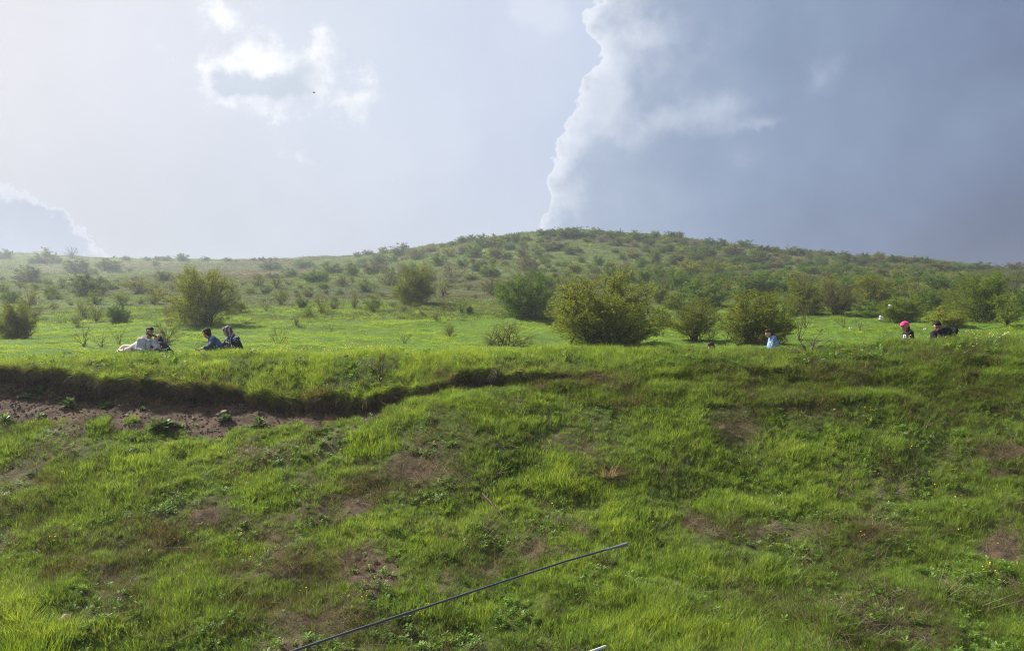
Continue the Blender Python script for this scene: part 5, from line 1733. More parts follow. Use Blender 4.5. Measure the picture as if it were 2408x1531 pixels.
def man_in_hoodie():
    D = 18.0
    g = gnd(Z1(1240, 1180, D + .05))
    p = Fig('man in a light grey hoodie sitting on the crest, eating from his raised hand', g, 'people sitting on the grass')
    hc, f = Z1(1345, 395, D), (.86, -.42, .02)
    sa, sb = Z1(985, 690, D - .03), Z1(1470, 745, D + .05)
    belly = Z1(1235, 960, D); pel = Vector((g.x, g.y, g.z + .12))
    neck = Z1(1300, 560, D)
    e1, w1 = Z1(890, 1000, D - .08), Z1(1190, 1140, D - .20)
    e2, w2 = Z1(1640, 1080, D - .12), Z1(1640, 780, D - .15)
    k1, a1 = pel + Vector((.34, -.22, .05)), pel + Vector((.02, -.44, -.05))
    k2, a2 = pel + Vector((.40, .02, .04)), pel + Vector((.22, -.34, -.05))
    hd2 = (Z1(1570, 520, D - .14) - w2)
    body = torso_items(sa, sb, belly, pel, .95, neck) + [('c', neck, hc, .052, .056)] + head_items(hc, f) \
        + limb(sa, e1, w1, (.048, .042, .030)) + limb(sb, e2, w2, (.048, .042, .030)) \
        + hand_items(w1, (.75, -.25, -.15), (0, .2, -1), 1, .4) + hand_items(w2, hd2, (-.9, .1, .2), 1, .9, -1) \
        + limb(pel + Vector((.09, -.03, 0)), k1, a1, (.085, .062, .042)) + limb(pel + Vector((.07, .06, 0)), k2, a2, (.085, .062, .042)) \
        + foot_items(a1, (-.8, -.3, 0)) + foot_items(a2, (-.5, -.6, 0))
    p.part('body', body, M_SKIN, .0082, 2)
    hood = [('c', Z1(1120, 560, D + .06), Z1(1330, 590, D + .10), .050, .045), ('c', Z1(1080, 560, D - .01), Z1(1120, 620, D + .08), .040, .050), ('c', Z1(1120, 590, D - .05), Z1(1300, 690, D - .08), .026, .022), ('c', Z1(1370, 640, D + .02), Z1(1330, 690, D - .08), .022, .022)]
    coat = torso_items(sa, sb, belly, pel, .95, None, .022) + hood + limb(sa, e1, Z1(1060, 1075, D - .15), (.048, .044, .036), .022) + limb(sb, e2, Z1(1650, 880, D - .14), (.048, .044, .036), .020)
    c = p.part('hoodie', coat, M_GREYH, .011)
    p.part('trousers', [('c', pel + Vector((-.08, 0, 0)), pel + Vector((.08, 0, 0)), .118, .118)] + limb(pel + Vector((.09, -.03, 0)), k1, a1, (.085, .066, .050), .014) + limb(pel + Vector((.07, .06, 0)), k2, a2, (.085, .066, .050), .014), M_NAVY, .012)
    f_, r_, u_2 = frame(f)
    H = lambda a, b, d: hc + f_ * a + r_ * b + u_2 * d
    p.part('hair', [('c', H(.035, 0, .085), H(-.035, 0, .075), .062, .070), ('c', H(.062, -.03, .095), H(.070, .03, .095), .030, .030), ('c', H(-.055, 0, .055), H(-.065, 0, -.015), .060, .045), ('c', H(-.02, .058, .055), H(-.03, .062, .005), .026, .016), ('c', H(-.02, -.058, .055), H(-.03, -.062, .005), .026, .016), ('c', H(.0, .0, .118), H(.055, .0, .122), .030, .022)], M_HAIR, .009)
    p.part('beard', [('c', H(.048, -.036, -.045), H(.062, 0, -.092), .022, .020), ('c', H(.048, .036, -.045), H(.062, 0, -.092), .022, .020), ('c', H(-.002, .056, -.012), H(.045, .040, -.06), .018, .018), ('c', H(-.002, -.056, -.012), H(.045, -.040, -.06), .018, .018)], M_HAIRB, .008)
    face_parts(p.root, hc, f, 1.0, g)
    p.strokes('drawstring', c, [[pz1(1212, 690), pz1(1180, 880), pz1(1160, 1050)]], .0045, M_CORD, D - .1)
    p.strokes('drawstring', c, [[pz1(1380, 720), pz1(1375, 900), pz1(1355, 1090)]], .0045, M_CORD, D - .1)
    p.strokes('chest_print', c, [[pz1(1372, 960), pz1(1405, 882), pz1(1440, 940)], [pz1(1415, 885), pz1(1470, 945)], [pz1(1440, 890), pz1(1490, 930), pz1(1500, 895)]], .006, M_INK, D - .1)
    # what he eats
    s = Vector(Z1(1525, 510, D - .155))
    t = tag(empty('sandwich', s), 'brown sandwich held to the mouth by the man in the grey hoodie', 'sandwich')
    dx = (Z1(1600, 540, D - .155) - Z1(1470, 480, D - .155)).normalized()
    for nm, off, mt, rr in (('bread', .010, plain('crust', (.16, .080, .035), .8, .2, 30, .3), .017), ('filling', 0, plain('filling', (.09, .045, .030), .6, .3, 40, .4), .018), ('bread', -.010, bpy.data.materials['crust'], .017)):
        V, F = [], []
        capsule(V, F, Vector((0, 0, off)) - dx * .055, Vector((0, 0, off)) + dx * .05, rr * .8, rr, 10, 3)
        me = bpy.data.meshes.new(nm); me.from_pydata(V, [], F); link(nm, me, mt, t)


def reclining():
    D = 18.45
    hip = Z1(740, 1020, D); g = gnd(hip); hip.z = max(hip.z, g.z + .12)
    p = Fig('person in cream trousers reclining behind the man in the grey hoodie', g, 'people sitting on the grass')
    k1, a1 = Z1(400, 985, D - .05), Z1(170, 1150, D - .02)
    k2, a2 = Z1(460, 1110, D - .14), Z1(160, 1180, D - .12)
    sa, sb = Z1(960, 800, D + .10), Z1(1010, 900, D + .38)
    belly = Z1(860, 930, D + .08); neck = Z1(1110, 800, D + .25); hc = Z1(1230, 790, D + .28); f = (.8, .55, .05)
    e1, w1 = Z1(1010, 1060, D - .02), Z1(1180, 1170, D + .02); e2, w2 = Z1(1200, 1060, D + .45), Z1(1380, 1170, D + .4)
    p.part('body', torso_items(sa, sb, belly, hip, .92, neck) + [('c', neck, hc, .050, .055)] + head_items(hc, f, .95) + limb(sa, e1, w1, (.044, .038, .028)) + limb(sb, e2, w2, (.044, .038, .028))
           + hand_items(w1, (1, 0, -.2), (0, 0, -1), .95) + hand_items(w2, (1, 0, -.2), (0, 0, -1), .95) + limb(hip, k1, a1, (.095, .066, .044)) + limb(hip, k2, a2, (.095, .066, .044)) + foot_items(a1, (-.9, 0, .2)) + foot_items(a2, (-.9, 0, .2)), M_SKIN, .009, 2)
    p.part('shirt', torso_items(sa, sb, belly, hip.lerp(belly, .35), .92, None, .022) + limb(sa, e1, e1.lerp(w1, .6), (.046, .040, .034), .018) + limb(sb, e2, e2.lerp(w2, .6), (.046, .040, .034), .018), M_WHITE, .012)
    p.part('trousers', [('c', hip + Vector((.06, .02, .01)), hip + Vector((-.06, 0, 0)), .135, .13)] + limb(hip, k1, a1, (.105, .092, .066), .012) + limb(hip, k2, a2, (.105, .085, .066), .010), M_CREAM, .012)
    for a in (a1, a2):
        p.part('shoe', foot_items(a, (-.9, 0, .2), 1, .012), M_SHOE, .009)
    f_, r_, u2 = frame(f)
    p.part('hair', [('c', hc + u2 * .075, hc + u2 * .06 - f_ * .05, .062, .068), ('c', hc - f_ * .06 + u2 * .05, hc - f_ * .06 - u2 * .02, .06, .05)], M_HAIR, .010)
    face_parts(p.root, hc, f, .95, g)


def man_in_cap():
    D = 18.5
    pel = Z1(1985, 1110, D); g = gnd(pel); pel.z = max(pel.z - .04, g.z + .10)
    p = Fig('person in navy clothes and a grey cap sitting half hidden behind the eating man', g, 'people sitting on the grass')
    sa, sb = Z1(1745, 860, D - .12), Z1(1790, 840, D + .20)
    belly = Z1(1900, 990, D + .02); neck = Z1(1730, 800, D + .03); hc = Z1(1670, 690, D + .02); f = (-.85, .15, -.35)
    e1, w1 = Z1(1790, 1100, D - .16), Z1(1600, 1150, D - .15); e2, w2 = Z1(1730, 1080, D + .22), Z1(1560, 1140, D + .12)
    k1, a1 = Z1(1750, 1010, D - .10), Z1(1640, 1200, D - .12); k2, a2 = Z1(1760, 1060, D + .20), Z1(1640, 1200, D + .18)
    p.part('body', torso_items(sa, sb, belly, pel, .95, neck) + [('c', neck, hc, .052, .055)] + head_items(hc, f, .98) + limb(sa, e1, w1, (.046, .040, .030)) + limb(sb, e2, w2, (.046, .040, .030))
           + hand_items(w1, (-1, 0, -.2), (0, 0, -1)) + hand_items(w2, (-1, 0, -.2), (0, 0, -1)) + limb(pel, k1, a1, (.085, .062, .042)) + limb(pel, k2, a2, (.085, .062, .042)) + foot_items(a1, (-1, -.2, 0)) + foot_items(a2, (-1, .2, 0)), M_SKIN, .009, 2)
    c = p.part('jacket', torso_items(sa, sb, belly, pel, .98, None, .026) + limb(sa, e1, e1.lerp(w1, .8), (.048, .042, .036), .020) + limb(sb, e2, e2.lerp(w2, .8), (.048, .042, .036), .020), M_NAVY, .012)
    p.part('trousers', [('c', pel + Vector((.0, -.1, 0)), pel + Vector((0, .1, 0)), .125, .125)] + limb(pel, k1, a1, (.09, .070, .052), .014) + limb(pel, k2, a2, (.09, .070, .052), .014), M_BLACK, .012)
    f_, r_, u2 = frame(f)
    H = lambda a, b, d: hc + f_ * a + r_ * b + u2 * d
    p.part('hair', [('c', H(-.05, 0, .04), H(-.07, 0, -.05), .066, .055), ('c', H(-.05, .04, -.02), H(-.05, -.04, -.02), .05, .05)], M_HAIR, .010)
    p.part('cap', [('c', H(.03, 0, .075), H(-.045, 0, .075), .066, .068), ('c', H(.07, -.03, .058), H(.13, 0, .045), .014, .010), ('c', H(.07, .03, .058), H(.13, 0, .045), .014, .010)], M_GCAP, .009)
    face_parts(p.root, hc, f, .98, g)
    p.strokes('white_stripe', c, [[pz1(1870, 1040), pz1(1960, 1010), pz1(2050, 960)]], .009, M_WINK, D - .1)


def boy_in_denim():
    D = 18.2
    pel = Z2(1230, 1090, D); g = gnd(pel); pel.z = max(pel.z - .03, g.z + .11)
    p = Fig('boy with black hair in a blue denim jacket hunched forward, reaching to the left', g, 'people sitting on the grass')
    hc, f = Z2(725, 430, D), (-.78, .42, -.38)
    sa, sb = Z2(955, 660, D - .13), Z2(900, 650, D + .16)
    neck = Z2(830, 600, D); belly = Z2(1110, 860, D)
    e1, w1 = Z2(855, 920, D - .20), Z2(560, 985, D - .18)
    e2, w2 = Z2(820, 960, D + .14), Z2(640, 1060, D + .02)
    k1, a1 = Z2(880, 890, D - .19), Z2(905, 1190, D - .17); k2, a2 = Z2(900, 960, D + .22), Z2(820, 1200, D + .2)
    hip1, hip2 = pel + Vector((-.03, -.09, 0)), pel + Vector((-.03, .09, 0))
    p.part('body', torso_items(sa, sb, belly, pel, .92, neck) + [('c', neck, hc, .050, .055)] + head_items(hc, f, .98) + limb(sa, e1, w1, (.044, .038, .028)) + limb(sb, e2, w2, (.044, .038, .028))
           + hand_items(w1, (-.95, .1, -.12), (0, .15, -1), 1, .55) + hand_items(w2, (-.9, -.2, -.3), (0, 0, -1), 1, .4) + limb(hip1, k1, a1, (.085, .060, .042)) + limb(hip2, k2, a2, (.085, .060, .042)) + foot_items(a1, (-1, -.1, 0), .95) + foot_items(a2, (-1, .1, 0), .95), M_SKIN, .0082, 2)
    p.part('jacket', torso_items(sa, sb, belly, pel + Vector((0, 0, -.03)), .94, None, .024) + [('c', neck.lerp(sa, .3), neck.lerp(sb, .3), .062, .062)] + limb(sa, e1, e1.lerp(w1, .62), (.046, .042, .036), .020) + limb(sb, e2, e2.lerp(w2, .5), (.046, .042, .036), .020), M_DENIM, .011)
    p.part('trousers', [('c', hip1, hip2, .118, .118)] + limb(hip1, k1, a1 + Vector((0, 0, .03)), (.088, .070, .054), .013) + limb(hip2, k2, a2 + Vector((0, 0, .03)), (.088, .070, .054), .013), M_CHAR, .011)
    f_, r_, u2 = frame(f)
    H = lambda a, b, d: hc + f_ * a + r_ * b + u2 * d
    p.part('hair', [('c', H(.045, 0, .068), H(-.03, 0, .068), .066, .078), ('c', H(-.045, 0, .05), H(-.07, 0, -.045), .078, .055), ('c', H(-.01, .066, .06), H(-.03, .066, -.005), .032, .022), ('c', H(-.01, -.066, .06), H(-.03, -.066, -.005), .032, .022), ('c', H(.07, -.03, .07), H(.07, .03, .07), .030, .030)], M_HAIR, .009)
    face_parts(p.root, hc, f, .98, g)
    # the red slice in his hand
    s = Z2(335, 1075, D - .16)
    t = tag(empty('melon_slice', s), 'bright red slice held low by the boy in the denim jacket', 'slice of fruit')
    for nm, r0, r1, mt in (('flesh', 0.0, .050, plain('red_flesh', (.62, .045, .035), .4, .4, 60, .15)), ('rind', .0515, .062, plain('pale_rind', (.55, .50, .28), .5, .3, 40, .1))):
        V, F = [], []
        ns = 10
        for yy in (-.011, .011):
            for rr in (r0, r1):
                for k in range(ns + 1):
                    a = PI * .55 + PI * .9 * k / ns
                    V.append((rr * math.cos(a), yy, rr * math.sin(a)))
        n1 = ns + 1
        for k in range(ns):
            F += [(k, k + 1, n1 + k + 1, n1 + k), (2 * n1 + k, 3 * n1 + k, 3 * n1 + k + 1, 2 * n1 + k + 1), (n1 + k, n1 + k + 1, 3 * n1 + k + 1, 3 * n1 + k), (k, 2 * n1 + k, 2 * n1 + k + 1, k + 1)]
        me = bpy.data.meshes.new(nm); me.from_pydata(V, [], F); link(nm, me, mt, t)


def woman_in_scarf():
    D = 18.3
    pel = Z2(1740, 1120, D); g = gnd(pel); pel.z = max(pel.z - .02, g.z + .12)
    p = Fig('woman in a purple headscarf, patterned shawl and black dress sitting on the grass', g, 'people sitting on the grass')
    hc, f = Z2(1500, 345, D), (-.82, -.38, -.30)
    sa, sb = Z2(1835, 650, D - .12), Z2(1590, 640, D + .17)
    neck = Z2(1600, 560, D); belly = Z2(1715, 880, D)
    e1, w1 = Z2(1950, 880, D - .10), Z2(1990, 960, D + .02); e2, w2 = Z2(1440, 880, D + .13), Z2(1310, 850, D + .08)
    k1, a1 = Z2(1430, 1060, D - .20), Z2(1560, 1200, D - .24); k2, a2 = Z2(1420, 1080, D + .12), Z2(1500, 1200, D + .05)
    p.part('body', torso_items(sa, sb, belly, pel, .92, neck) + [('c', neck, hc, .048, .052)] + head_items(hc, f, .95) + limb(sa, e1, w1, (.046, .040, .028)) + limb(sb, e2, w2, (.046, .040, .028))
           + hand_items(w1, (.8, .2, -.25), (0, 0, -1), .95, .3) + hand_items(w2, (-.8, -.1, -.4), (0, 0, -1), .95, .4) + limb(pel, k1, a1, (.09, .064, .044)) + limb(pel, k2, a2, (.09, .064, .044)) + foot_items(a1, (-1, -.2, 0), .92) + foot_items(a2, (-1, 0, 0), .92), M_SKIN2, .0085, 2)
    p.part('dress', torso_items(sa, sb, belly, pel, .98, None, .026) + [('c', belly, pel + Vector((0, 0, -.02)), .14, .20)] + limb(sa, e1, e1.lerp(w1, .8), (.05, .05, .046), .022) + limb(sb, e2, e2.lerp(w2, .7), (.05, .048, .044), .020) + limb(pel, k1, a1, (.115, .10, .075), .02) + limb(pel, k2, a2, (.115, .10, .075), .02), M_BLACK, .012)
    f_, r_, u2 = frame(f)
    H = lambda a, b, d: hc + f_ * a + r_ * b + u2 * d
    p.part('headscarf', [('c', H(.035, 0, .068), H(-.035, 0, .060), .070, .086), ('c', H(-.03, 0, .02), H(-.055, 0, -.07), .090, .075), ('c', H(.028, .064, .03), H(.040, .050, -.075), .026, .026), ('c', H(.028, -.064, .03), H(.040, -.050, -.075), .026, .026), ('c', H(.040, .045, -.085), H(.040, -.045, -.085), .032, .032),
                         ('c', H(-.055, 0, -.07), Z2(1700, 620, D), .080, .095), ('c', Z2(1560, 590, D - .04), Z2(1700, 640, D - .06), .060, .065), ('c', H(.075, -.04, .062), H(.075, .04, .062), .022, .022)], M_SCARF, .010)
    p.part('shawl', [('c', sa + Vector((.01, -.01, .005)), sb + Vector((-.02, 0, 0)), .088, .090), ('c', Z2(1560, 640, D - .10), Z2(1530, 800, D - .15), .075, .060), ('c', Z2(1530, 790, D - .15), Z2(1740, 960, D - .18), .055, .035), ('c', Z2(1730, 950, D - .18), Z2(1810, 1080, D - .19), .034, .012),
                     ('c', Z2(1840, 640, D - .10), Z2(1870, 690, D - .08), .085, .080), ('c', Z2(1500, 680, D + .12), Z2(1400, 800, D + .12), .070, .050)], M_SHAWL, .010)
    face_parts(p.root, hc, f, .95, g)


def girl_in_blue():
    D = 18.4
    c0 = Z3(800, 1400, D); g = gnd(c0)
    p = Fig('girl with long dark hair in a light blue denim jacket facing left', g, 'people standing behind the bank')
    s = .84
    hc, f = Z3(650, 500, D), (-.95, -.28, -.06)
    sa, sb = Z3(945, 735, D - .07), Z3(800, 740, D + .13)
    neck = Z3(770, 650, D + .02); belly = Z3(830, 1100, D + .01); pel = Z3(850, 1420, D + .02)
    e1, w1 = Z3(1130, 1080, D - .08), Z3(1040, 1270, D - .12); e2, w2 = Z3(690, 1040, D + .15), Z3(640, 1250, D + .06)
    h1, h2 = pel + Vector((0, -.055, -.02)), pel + Vector((0, .055, -.02))
    a1, a2 = Vector((g.x + .05, g.y - .07, g.z + .07)), Vector((g.x - .05, g.y + .07, g.z + .07))
    k1, k2 = h1.lerp(a1, .5) + Vector((-.03, 0, 0)), h2.lerp(a2, .5) + Vector((-.04, 0, 0))
    p.part('body', torso_items(sa, sb, belly, pel, .74, neck) + [('c', neck, hc, .038, .042)] + head_items(hc, f, s) + limb(sa, e1, w1, (.034, .030, .022)) + limb(sb, e2, w2, (.034, .030, .022))
           + hand_items(w1, (-.1, -.1, -1), (-1, 0, 0), .72, .5) + hand_items(w2, (-.4, 0, -1), (1, 0, 0), .72, .5) + limb(h1, k1, a1, (.062, .046, .032)) + limb(h2, k2, a2, (.062, .046, .032)) + foot_items(a1, (-1, -.1, 0), .75) + foot_items(a2, (-1, .1, 0), .75), M_SKIN2, .0082, 2)
    c = p.part('denim_jacket', torso_items(sa, sb, belly, pel, .76, None, .022) + [('c', neck.lerp(sa, .35), neck.lerp(sb, .35), .046, .046), ('c', belly, pel + Vector((0, 0, -.02)), .095, .115)] + limb(sa, e1, e1.lerp(w1, .85), (.036, .036, .032), .018) + limb(sb, e2, e2.lerp(w2, .85), (.036, .036, .032), .018), M_LDENIM, .010)
    p.part('trousers', [('c', h1, h2, .088, .088)] + limb(h1, k1, a1, (.066, .052, .042), .010) + limb(h2, k2, a2, (.066, .052, .042), .010), M_NAVY, .011)
    for a, q in ((a1, -.1), (a2, .1)):
        p.part('shoe', foot_items(a, (-1, q, 0), .78, .008), M_SHOE, .009)
    f_, r_, u2 = frame(f)
    H = lambda a, b, d: hc + (f_ * a + r_ * b + u2 * d) * s
    p.part('hair', [('c', H(.030, 0, .078), H(-.035, 0, .070), .062, .070), ('c', H(-.055, 0, .045), H(-.075, 0, -.05), .070, .055), ('c', H(-.02, -.062, .055), H(-.045, -.064, -.02), .028, .022), ('c', H(-.02, .062, .055), H(-.045, .064, -.02), .028, .022), ('c', H(.062, -.03, .070), H(.062, .03, .070), .022, .022),
                    ('c', H(-.075, 0, -.05), Z3(1050, 760, D + .02), .052, .045), ('c', Z3(1050, 760, D + .02), Z3(1120, 950, D + .03), .044, .018)], M_HAIRB, .008)
    face_parts(p.root, hc, f, s, g)
    ribs = [[pz3(645, 955), pz3(770, 925), pz3(890, 915)], [pz3(735, 1005), pz3(810, 1020), pz3(905, 985)], [pz3(765, 1050), pz3(830, 1062), pz3(895, 1040)], [pz3(780, 1095), pz3(840, 1105), pz3(880, 1090)], [pz3(810, 1140), pz3(850, 1150)], [pz3(870, 1170), pz3(950, 1185), pz3(1020, 1175)], [pz3(640, 960), pz3(625, 1150), pz3(620, 1380)], [pz3(650, 1370), pz3(700, 1375)]]
    p.strokes('white_rib_print', c, ribs, .0065, M_WINK, D - .1)


def girl_in_cap():
    D = 18.0
    c0 = Z4(920, 640, D); g = gnd(c0)
    p = Fig('girl in a bright pink cap and black and grey jacket facing left', g, 'people standing behind the bank')
    s = .90
    hc, f = Z4(872, 255, D), (-.96, -.22, -.10)
    sa, sb = Z4(1010, 405, D - .09), Z4(900, 405, D + .14)
    neck = Z4(930, 350, D + .02); belly = Z4(930, 540, D); pel = Z4(930, 700, D + .02)
    e1, w1 = Z4(1055, 560, D - .13), Z4(1030, 690, D - .14); e2, w2 = Z4(840, 560, D + .18), Z4(820, 680, D + .10)
    h1, h2 = pel + Vector((0, -.06, -.03)), pel + Vector((0, .06, -.03))
    a1, a2 = Vector((g.x + .05, g.y - .07, g.z + .08)), Vector((g.x - .05, g.y + .07, g.z + .08))
    k1, k2 = h1.lerp(a1, .5) + Vector((-.05, 0, 0)), h2.lerp(a2, .5) + Vector((-.06, 0, 0))
    p.part('body', torso_items(sa, sb, belly, pel, .82, neck) + [('c', neck, hc, .042, .046)] + head_items(hc, f, s) + limb(sa, e1, w1, (.038, .034, .025)) + limb(sb, e2, w2, (.038, .034, .025))
           + hand_items(w1, (-.2, 0, -1), (-1, 0, 0), .8, .5) + hand_items(w2, (-.4, 0, -1), (1, 0, 0), .8, .5) + limb(h1, k1, a1, (.066, .05, .036)) + limb(h2, k2, a2, (.066, .05, .036)) + foot_items(a1, (-1, -.1, 0), .85) + foot_items(a2, (-1, .1, 0), .85), M_SKIN, .008, 2)
    p.part('grey_top', torso_items(sa, sb, belly, pel, .82, None, .016) + [('c', belly, pel, .11, .125), ('c', neck.lerp(sa, .2), neck.lerp(sb, .2), .055, .055)], M_LGREY, .011)
    c = p.part('black_jacket', [('c', sa, sb, .076, .076)] + torso_items(sa, sb, sa.lerp(sb, .5).lerp(belly, .75), sa.lerp(sb, .5).lerp(belly, 1.02), .86, None, .022) + limb(sa, e1, e1.lerp(w1, .8), (.042, .042, .038), .020) + limb(sb, e2, e2.lerp(w2, .8), (.042, .042, .038), .020), M_BLACK, .011)
    p.part('trousers', [('c', h1, h2, .095, .095)] + limb(h1, k1, a1, (.070, .056, .046), .010) + limb(h2, k2, a2, (.070, .056, .046), .010), M_NAVY, .012)
    for a, q in ((a1, -.1), (a2, .1)):
        p.part('shoe', foot_items(a, (-1, q, 0), .88, .008), M_SHOE, .010)
    f_, r_, u2 = frame(f)
    H = lambda a, b, d: hc + (f_ * a + r_ * b + u2 * d) * s
    p.part('hair', [('c', H(-.05, 0, .03), H(-.075, 0, -.05), .066, .055), ('c', H(-.075, 0, -.05), Z4(1005, 400, D + .02), .05, .03), ('c', H(-.02, -.066, .02), H(-.04, -.064, -.05), .022, .018)], M_HAIR, .009)
    hat = p.part('pink_cap', [('c', H(.030, 0, .082), H(-.040, 0, .080), .074, .076), ('c', H(.01, 0, .12), H(-.03, 0, .12), .045, .045), ('c', H(.075, -.040, .066), H(.150, -.018, .048), .013, .008), ('c', H(.075, .040, .066), H(.150, .018, .048), .013, .008), ('c', H(.080, 0, .072), H(.160, 0, .050), .015, .009)], M_PINK, .007, 2)
    face_parts(p.root, hc, f, s, g)
    p.strokes('white_letter_print', c, [[pz4(830, 440), pz4(830, 545)], [pz4(850, 445), pz4(890, 450), pz4(895, 480), pz4(865, 490), pz4(895, 500), pz4(895, 535), pz4(850, 540)], [pz4(960, 470), pz4(985, 475)], [pz4(965, 500), pz4(985, 515), pz4(975, 545)]], .007, M_WINK, D - .1)
    p.strokes('cap_mark', hat, [[pz4(825, 178), pz4(840, 186)]], .006, M_WINK, D - .1)


def man_in_black():
    D = 17.7
    c0 = Z4(1880, 720, D); g = gnd(c0)
    p = Fig('man with black hair in a black sweater leaning on one arm, looking at a phone', g, 'people sitting on the grass')
    hc, f = Z4(1690, 245, D), (-.28, -.84, -.42)
    sa, sb = Z4(1610, 425, D), Z4(2000, 310, D + .08)
    neck = Z4(1755, 345, D + .03); belly = Z4(1840, 560, D + .03); pel = Vector((Z4(1890, 700, D).x, D + .05, max(g.z + .13, Z4(1890, 735, D).z)))
    e1, w1 = Z4(1560, 640, D - .10), Z4(1700, 600, D - .24); e2, w2 = Z4(2160, 340, D - .02), Z4(2095, 500, D - .06)
    k1, a1 = pel + Vector((.38, -.16, .03)), pel + Vector((.62, .12, -.06)); k2, a2 = pel + Vector((.36, .10, .05)), pel + Vector((.66, .26, -.06))
    p.part('body', torso_items(sa, sb, belly, pel, 1.0, neck) + [('c', neck, hc, .056, .058)] + head_items(hc, f, 1.02) + limb(sa, e1, w1, (.050, .044, .031)) + limb(sb, e2, w2, (.050, .044, .031))
           + hand_items(w1, (.65, -.15, .55), (.2, .8, .3), 1.05, .8) + hand_items(w2, (-.25, -.1, -1), (-1, 0, 0), 1.05, .3) + limb(pel, k1, a1, (.09, .066, .044)) + limb(pel, k2, a2, (.09, .066, .044)) + foot_items(a1, (1, -.1, 0)) + foot_items(a2, (1, .2, 0)), M_SKIN, .008, 2)
    p.part('sweater', torso_items(sa, sb, belly, pel, 1.0, None, .022) + [('c', neck.lerp(sa, .25), neck.lerp(sb, .25), .064, .064)] + limb(sa, e1, e1.lerp(w1, .75), (.052, .048, .040), .020) + limb(sb, e2, e2.lerp(w2, .8), (.052, .050, .040), .020), M_BLACK, .012)
    p.part('trousers', [('c', pel + Vector((-.05, 0, 0)), pel + Vector((.08, 0, 0)), .125, .125)] + limb(pel, k1, a1, (.095, .074, .054), .012) + limb(pel, k2, a2, (.095, .074, .054), .012), M_CHAR, .013)
    f_, r_, u2 = frame(f)
    H = lambda a, b, d: hc + f_ * a + r_ * b + u2 * d
    p.part('hair', [('c', H(.030, 0, .088), H(-.035, 0, .076), .068, .078), ('c', H(-.05, 0, .05), H(-.065, 0, -.03), .075, .055), ('c', H(-.01, .070, .055), H(-.02, .072, .0), .030, .020), ('c', H(-.01, -.070, .055), H(-.02, -.072, .0), .030, .020), ('c', H(.066, -.035, .085), H(.064, .035, .09), .030, .034)], M_HAIR, .009)
    face_parts(p.root, hc, f, 1.02, g)
    for nm in ():
        pass
    q = Z4(1748, 500, D - .27)
    t = tag(empty('phone', q), 'small phone held up by the man in the black sweater', 'phone')
    t.rotation_euler = (R(-20), R(12), R(10))
    def slab(nm, w, h, th, y, mt):
        bm = bmesh.new()
        bmesh.ops.create_cube(bm, size=1.0)
        bmesh.ops.scale(bm, vec=(w, th, h), verts=bm.verts)
        bmesh.ops.bevel(bm, geom=list(bm.edges), offset=min(w, h, th) * .3, segments=2, affect='EDGES')
        bmesh.ops.translate(bm, vec=(0, y, 0), verts=bm.verts)
        me = bpy.data.meshes.new(nm); bm.to_mesh(me); bm.free()
        link(nm, me, mt, t)
    slab('phone_case', .070, .140, .010, 0, plain('grey_case', (.20, .20, .20), .4, .5))
    slab('screen', .064, .130, .003, .006, plain('dark_glass', (.02, .02, .025), .1, .6))


def child_behind_bank():
    D = 18.5
    def Z5(zx, zy, d): return at((2740 + zx / 20.07) * .5972, (1330 + zy / 20.07) * .5972, d)
    hc, f, s = Z5(1190, 760, D), (-.75, -.62, -.15), .86
    g = gnd(hc)
    p = Fig('child of whom only the dark-haired top of the head shows above the bank', g, 'people sitting on the grass')
    sa, sb = hc + Vector((-.13, -.02, -.21)), hc + Vector((.13, .03, -.21))
    neck = hc + Vector((.01, .01, -.12)); pel = Vector((hc.x, D, g.z + .11)); belly = pel.lerp(neck, .4)
    e1, w1 = sa + Vector((-.05, -.06, -.18)), sa + Vector((.04, -.2, -.28)); e2, w2 = sb + Vector((.05, -.06, -.18)), sb + Vector((-.04, -.2, -.28))
    k1, a1 = pel + Vector((-.17, -.22, .16)), pel + Vector((-.12, -.34, -.05)); k2, a2 = pel + Vector((.17, -.22, .16)), pel + Vector((.12, -.34, -.05))
    p.part('body', torso_items(sa, sb, belly, pel, .78, neck) + [('c', neck, hc, .04, .044)] + head_items(hc, f, s) + limb(sa, e1, w1, (.036, .03, .023)) + limb(sb, e2, w2, (.036, .03, .023)) + hand_items(w1, (.3, -1, -.3), (0, 0, -1), .75) + hand_items(w2, (-.3, -1, -.3), (0, 0, -1), .75)
           + limb(pel, k1, a1, (.07, .05, .035)) + limb(pel, k2, a2, (.07, .05, .035)) + foot_items(a1, (-.2, -1, 0), .8) + foot_items(a2, (.2, -1, 0), .8), M_SKIN2, .009, 2)
    p.part('shirt', torso_items(sa, sb, belly, pel, .80, None, .018) + limb(sa, e1, e1.lerp(w1, .5), (.038, .035, .03), .014) + limb(sb, e2, e2.lerp(w2, .5), (.038, .035, .03), .014), M_CREAM, .012)
    p.part('trousers', [('c', pel + Vector((-.05, 0, 0)), pel + Vector((.05, 0, 0)), .10, .10)] + limb(pel, k1, a1, (.075, .058, .044), .01) + limb(pel, k2, a2, (.075, .058, .044), .01), M_CHAR, .013)
    f_, r_, u2 = frame(f)
    H = lambda a, b, d: hc + (f_ * a + r_ * b + u2 * d) * s
    p.part('hair', [('c', H(.03, 0, .078), H(-.035, 0, .07), .064, .076), ('c', H(-.05, 0, .05), H(-.07, 0, -.03), .075, .06), ('c', H(-.02, .064, .05), H(-.04, .064, -.03), .03, .025), ('c', H(-.02, -.064, .05), H(-.04, -.064, -.03), .03, .025)], M_HAIRB, .009)
    face_parts(p.root, hc, f, s, g)


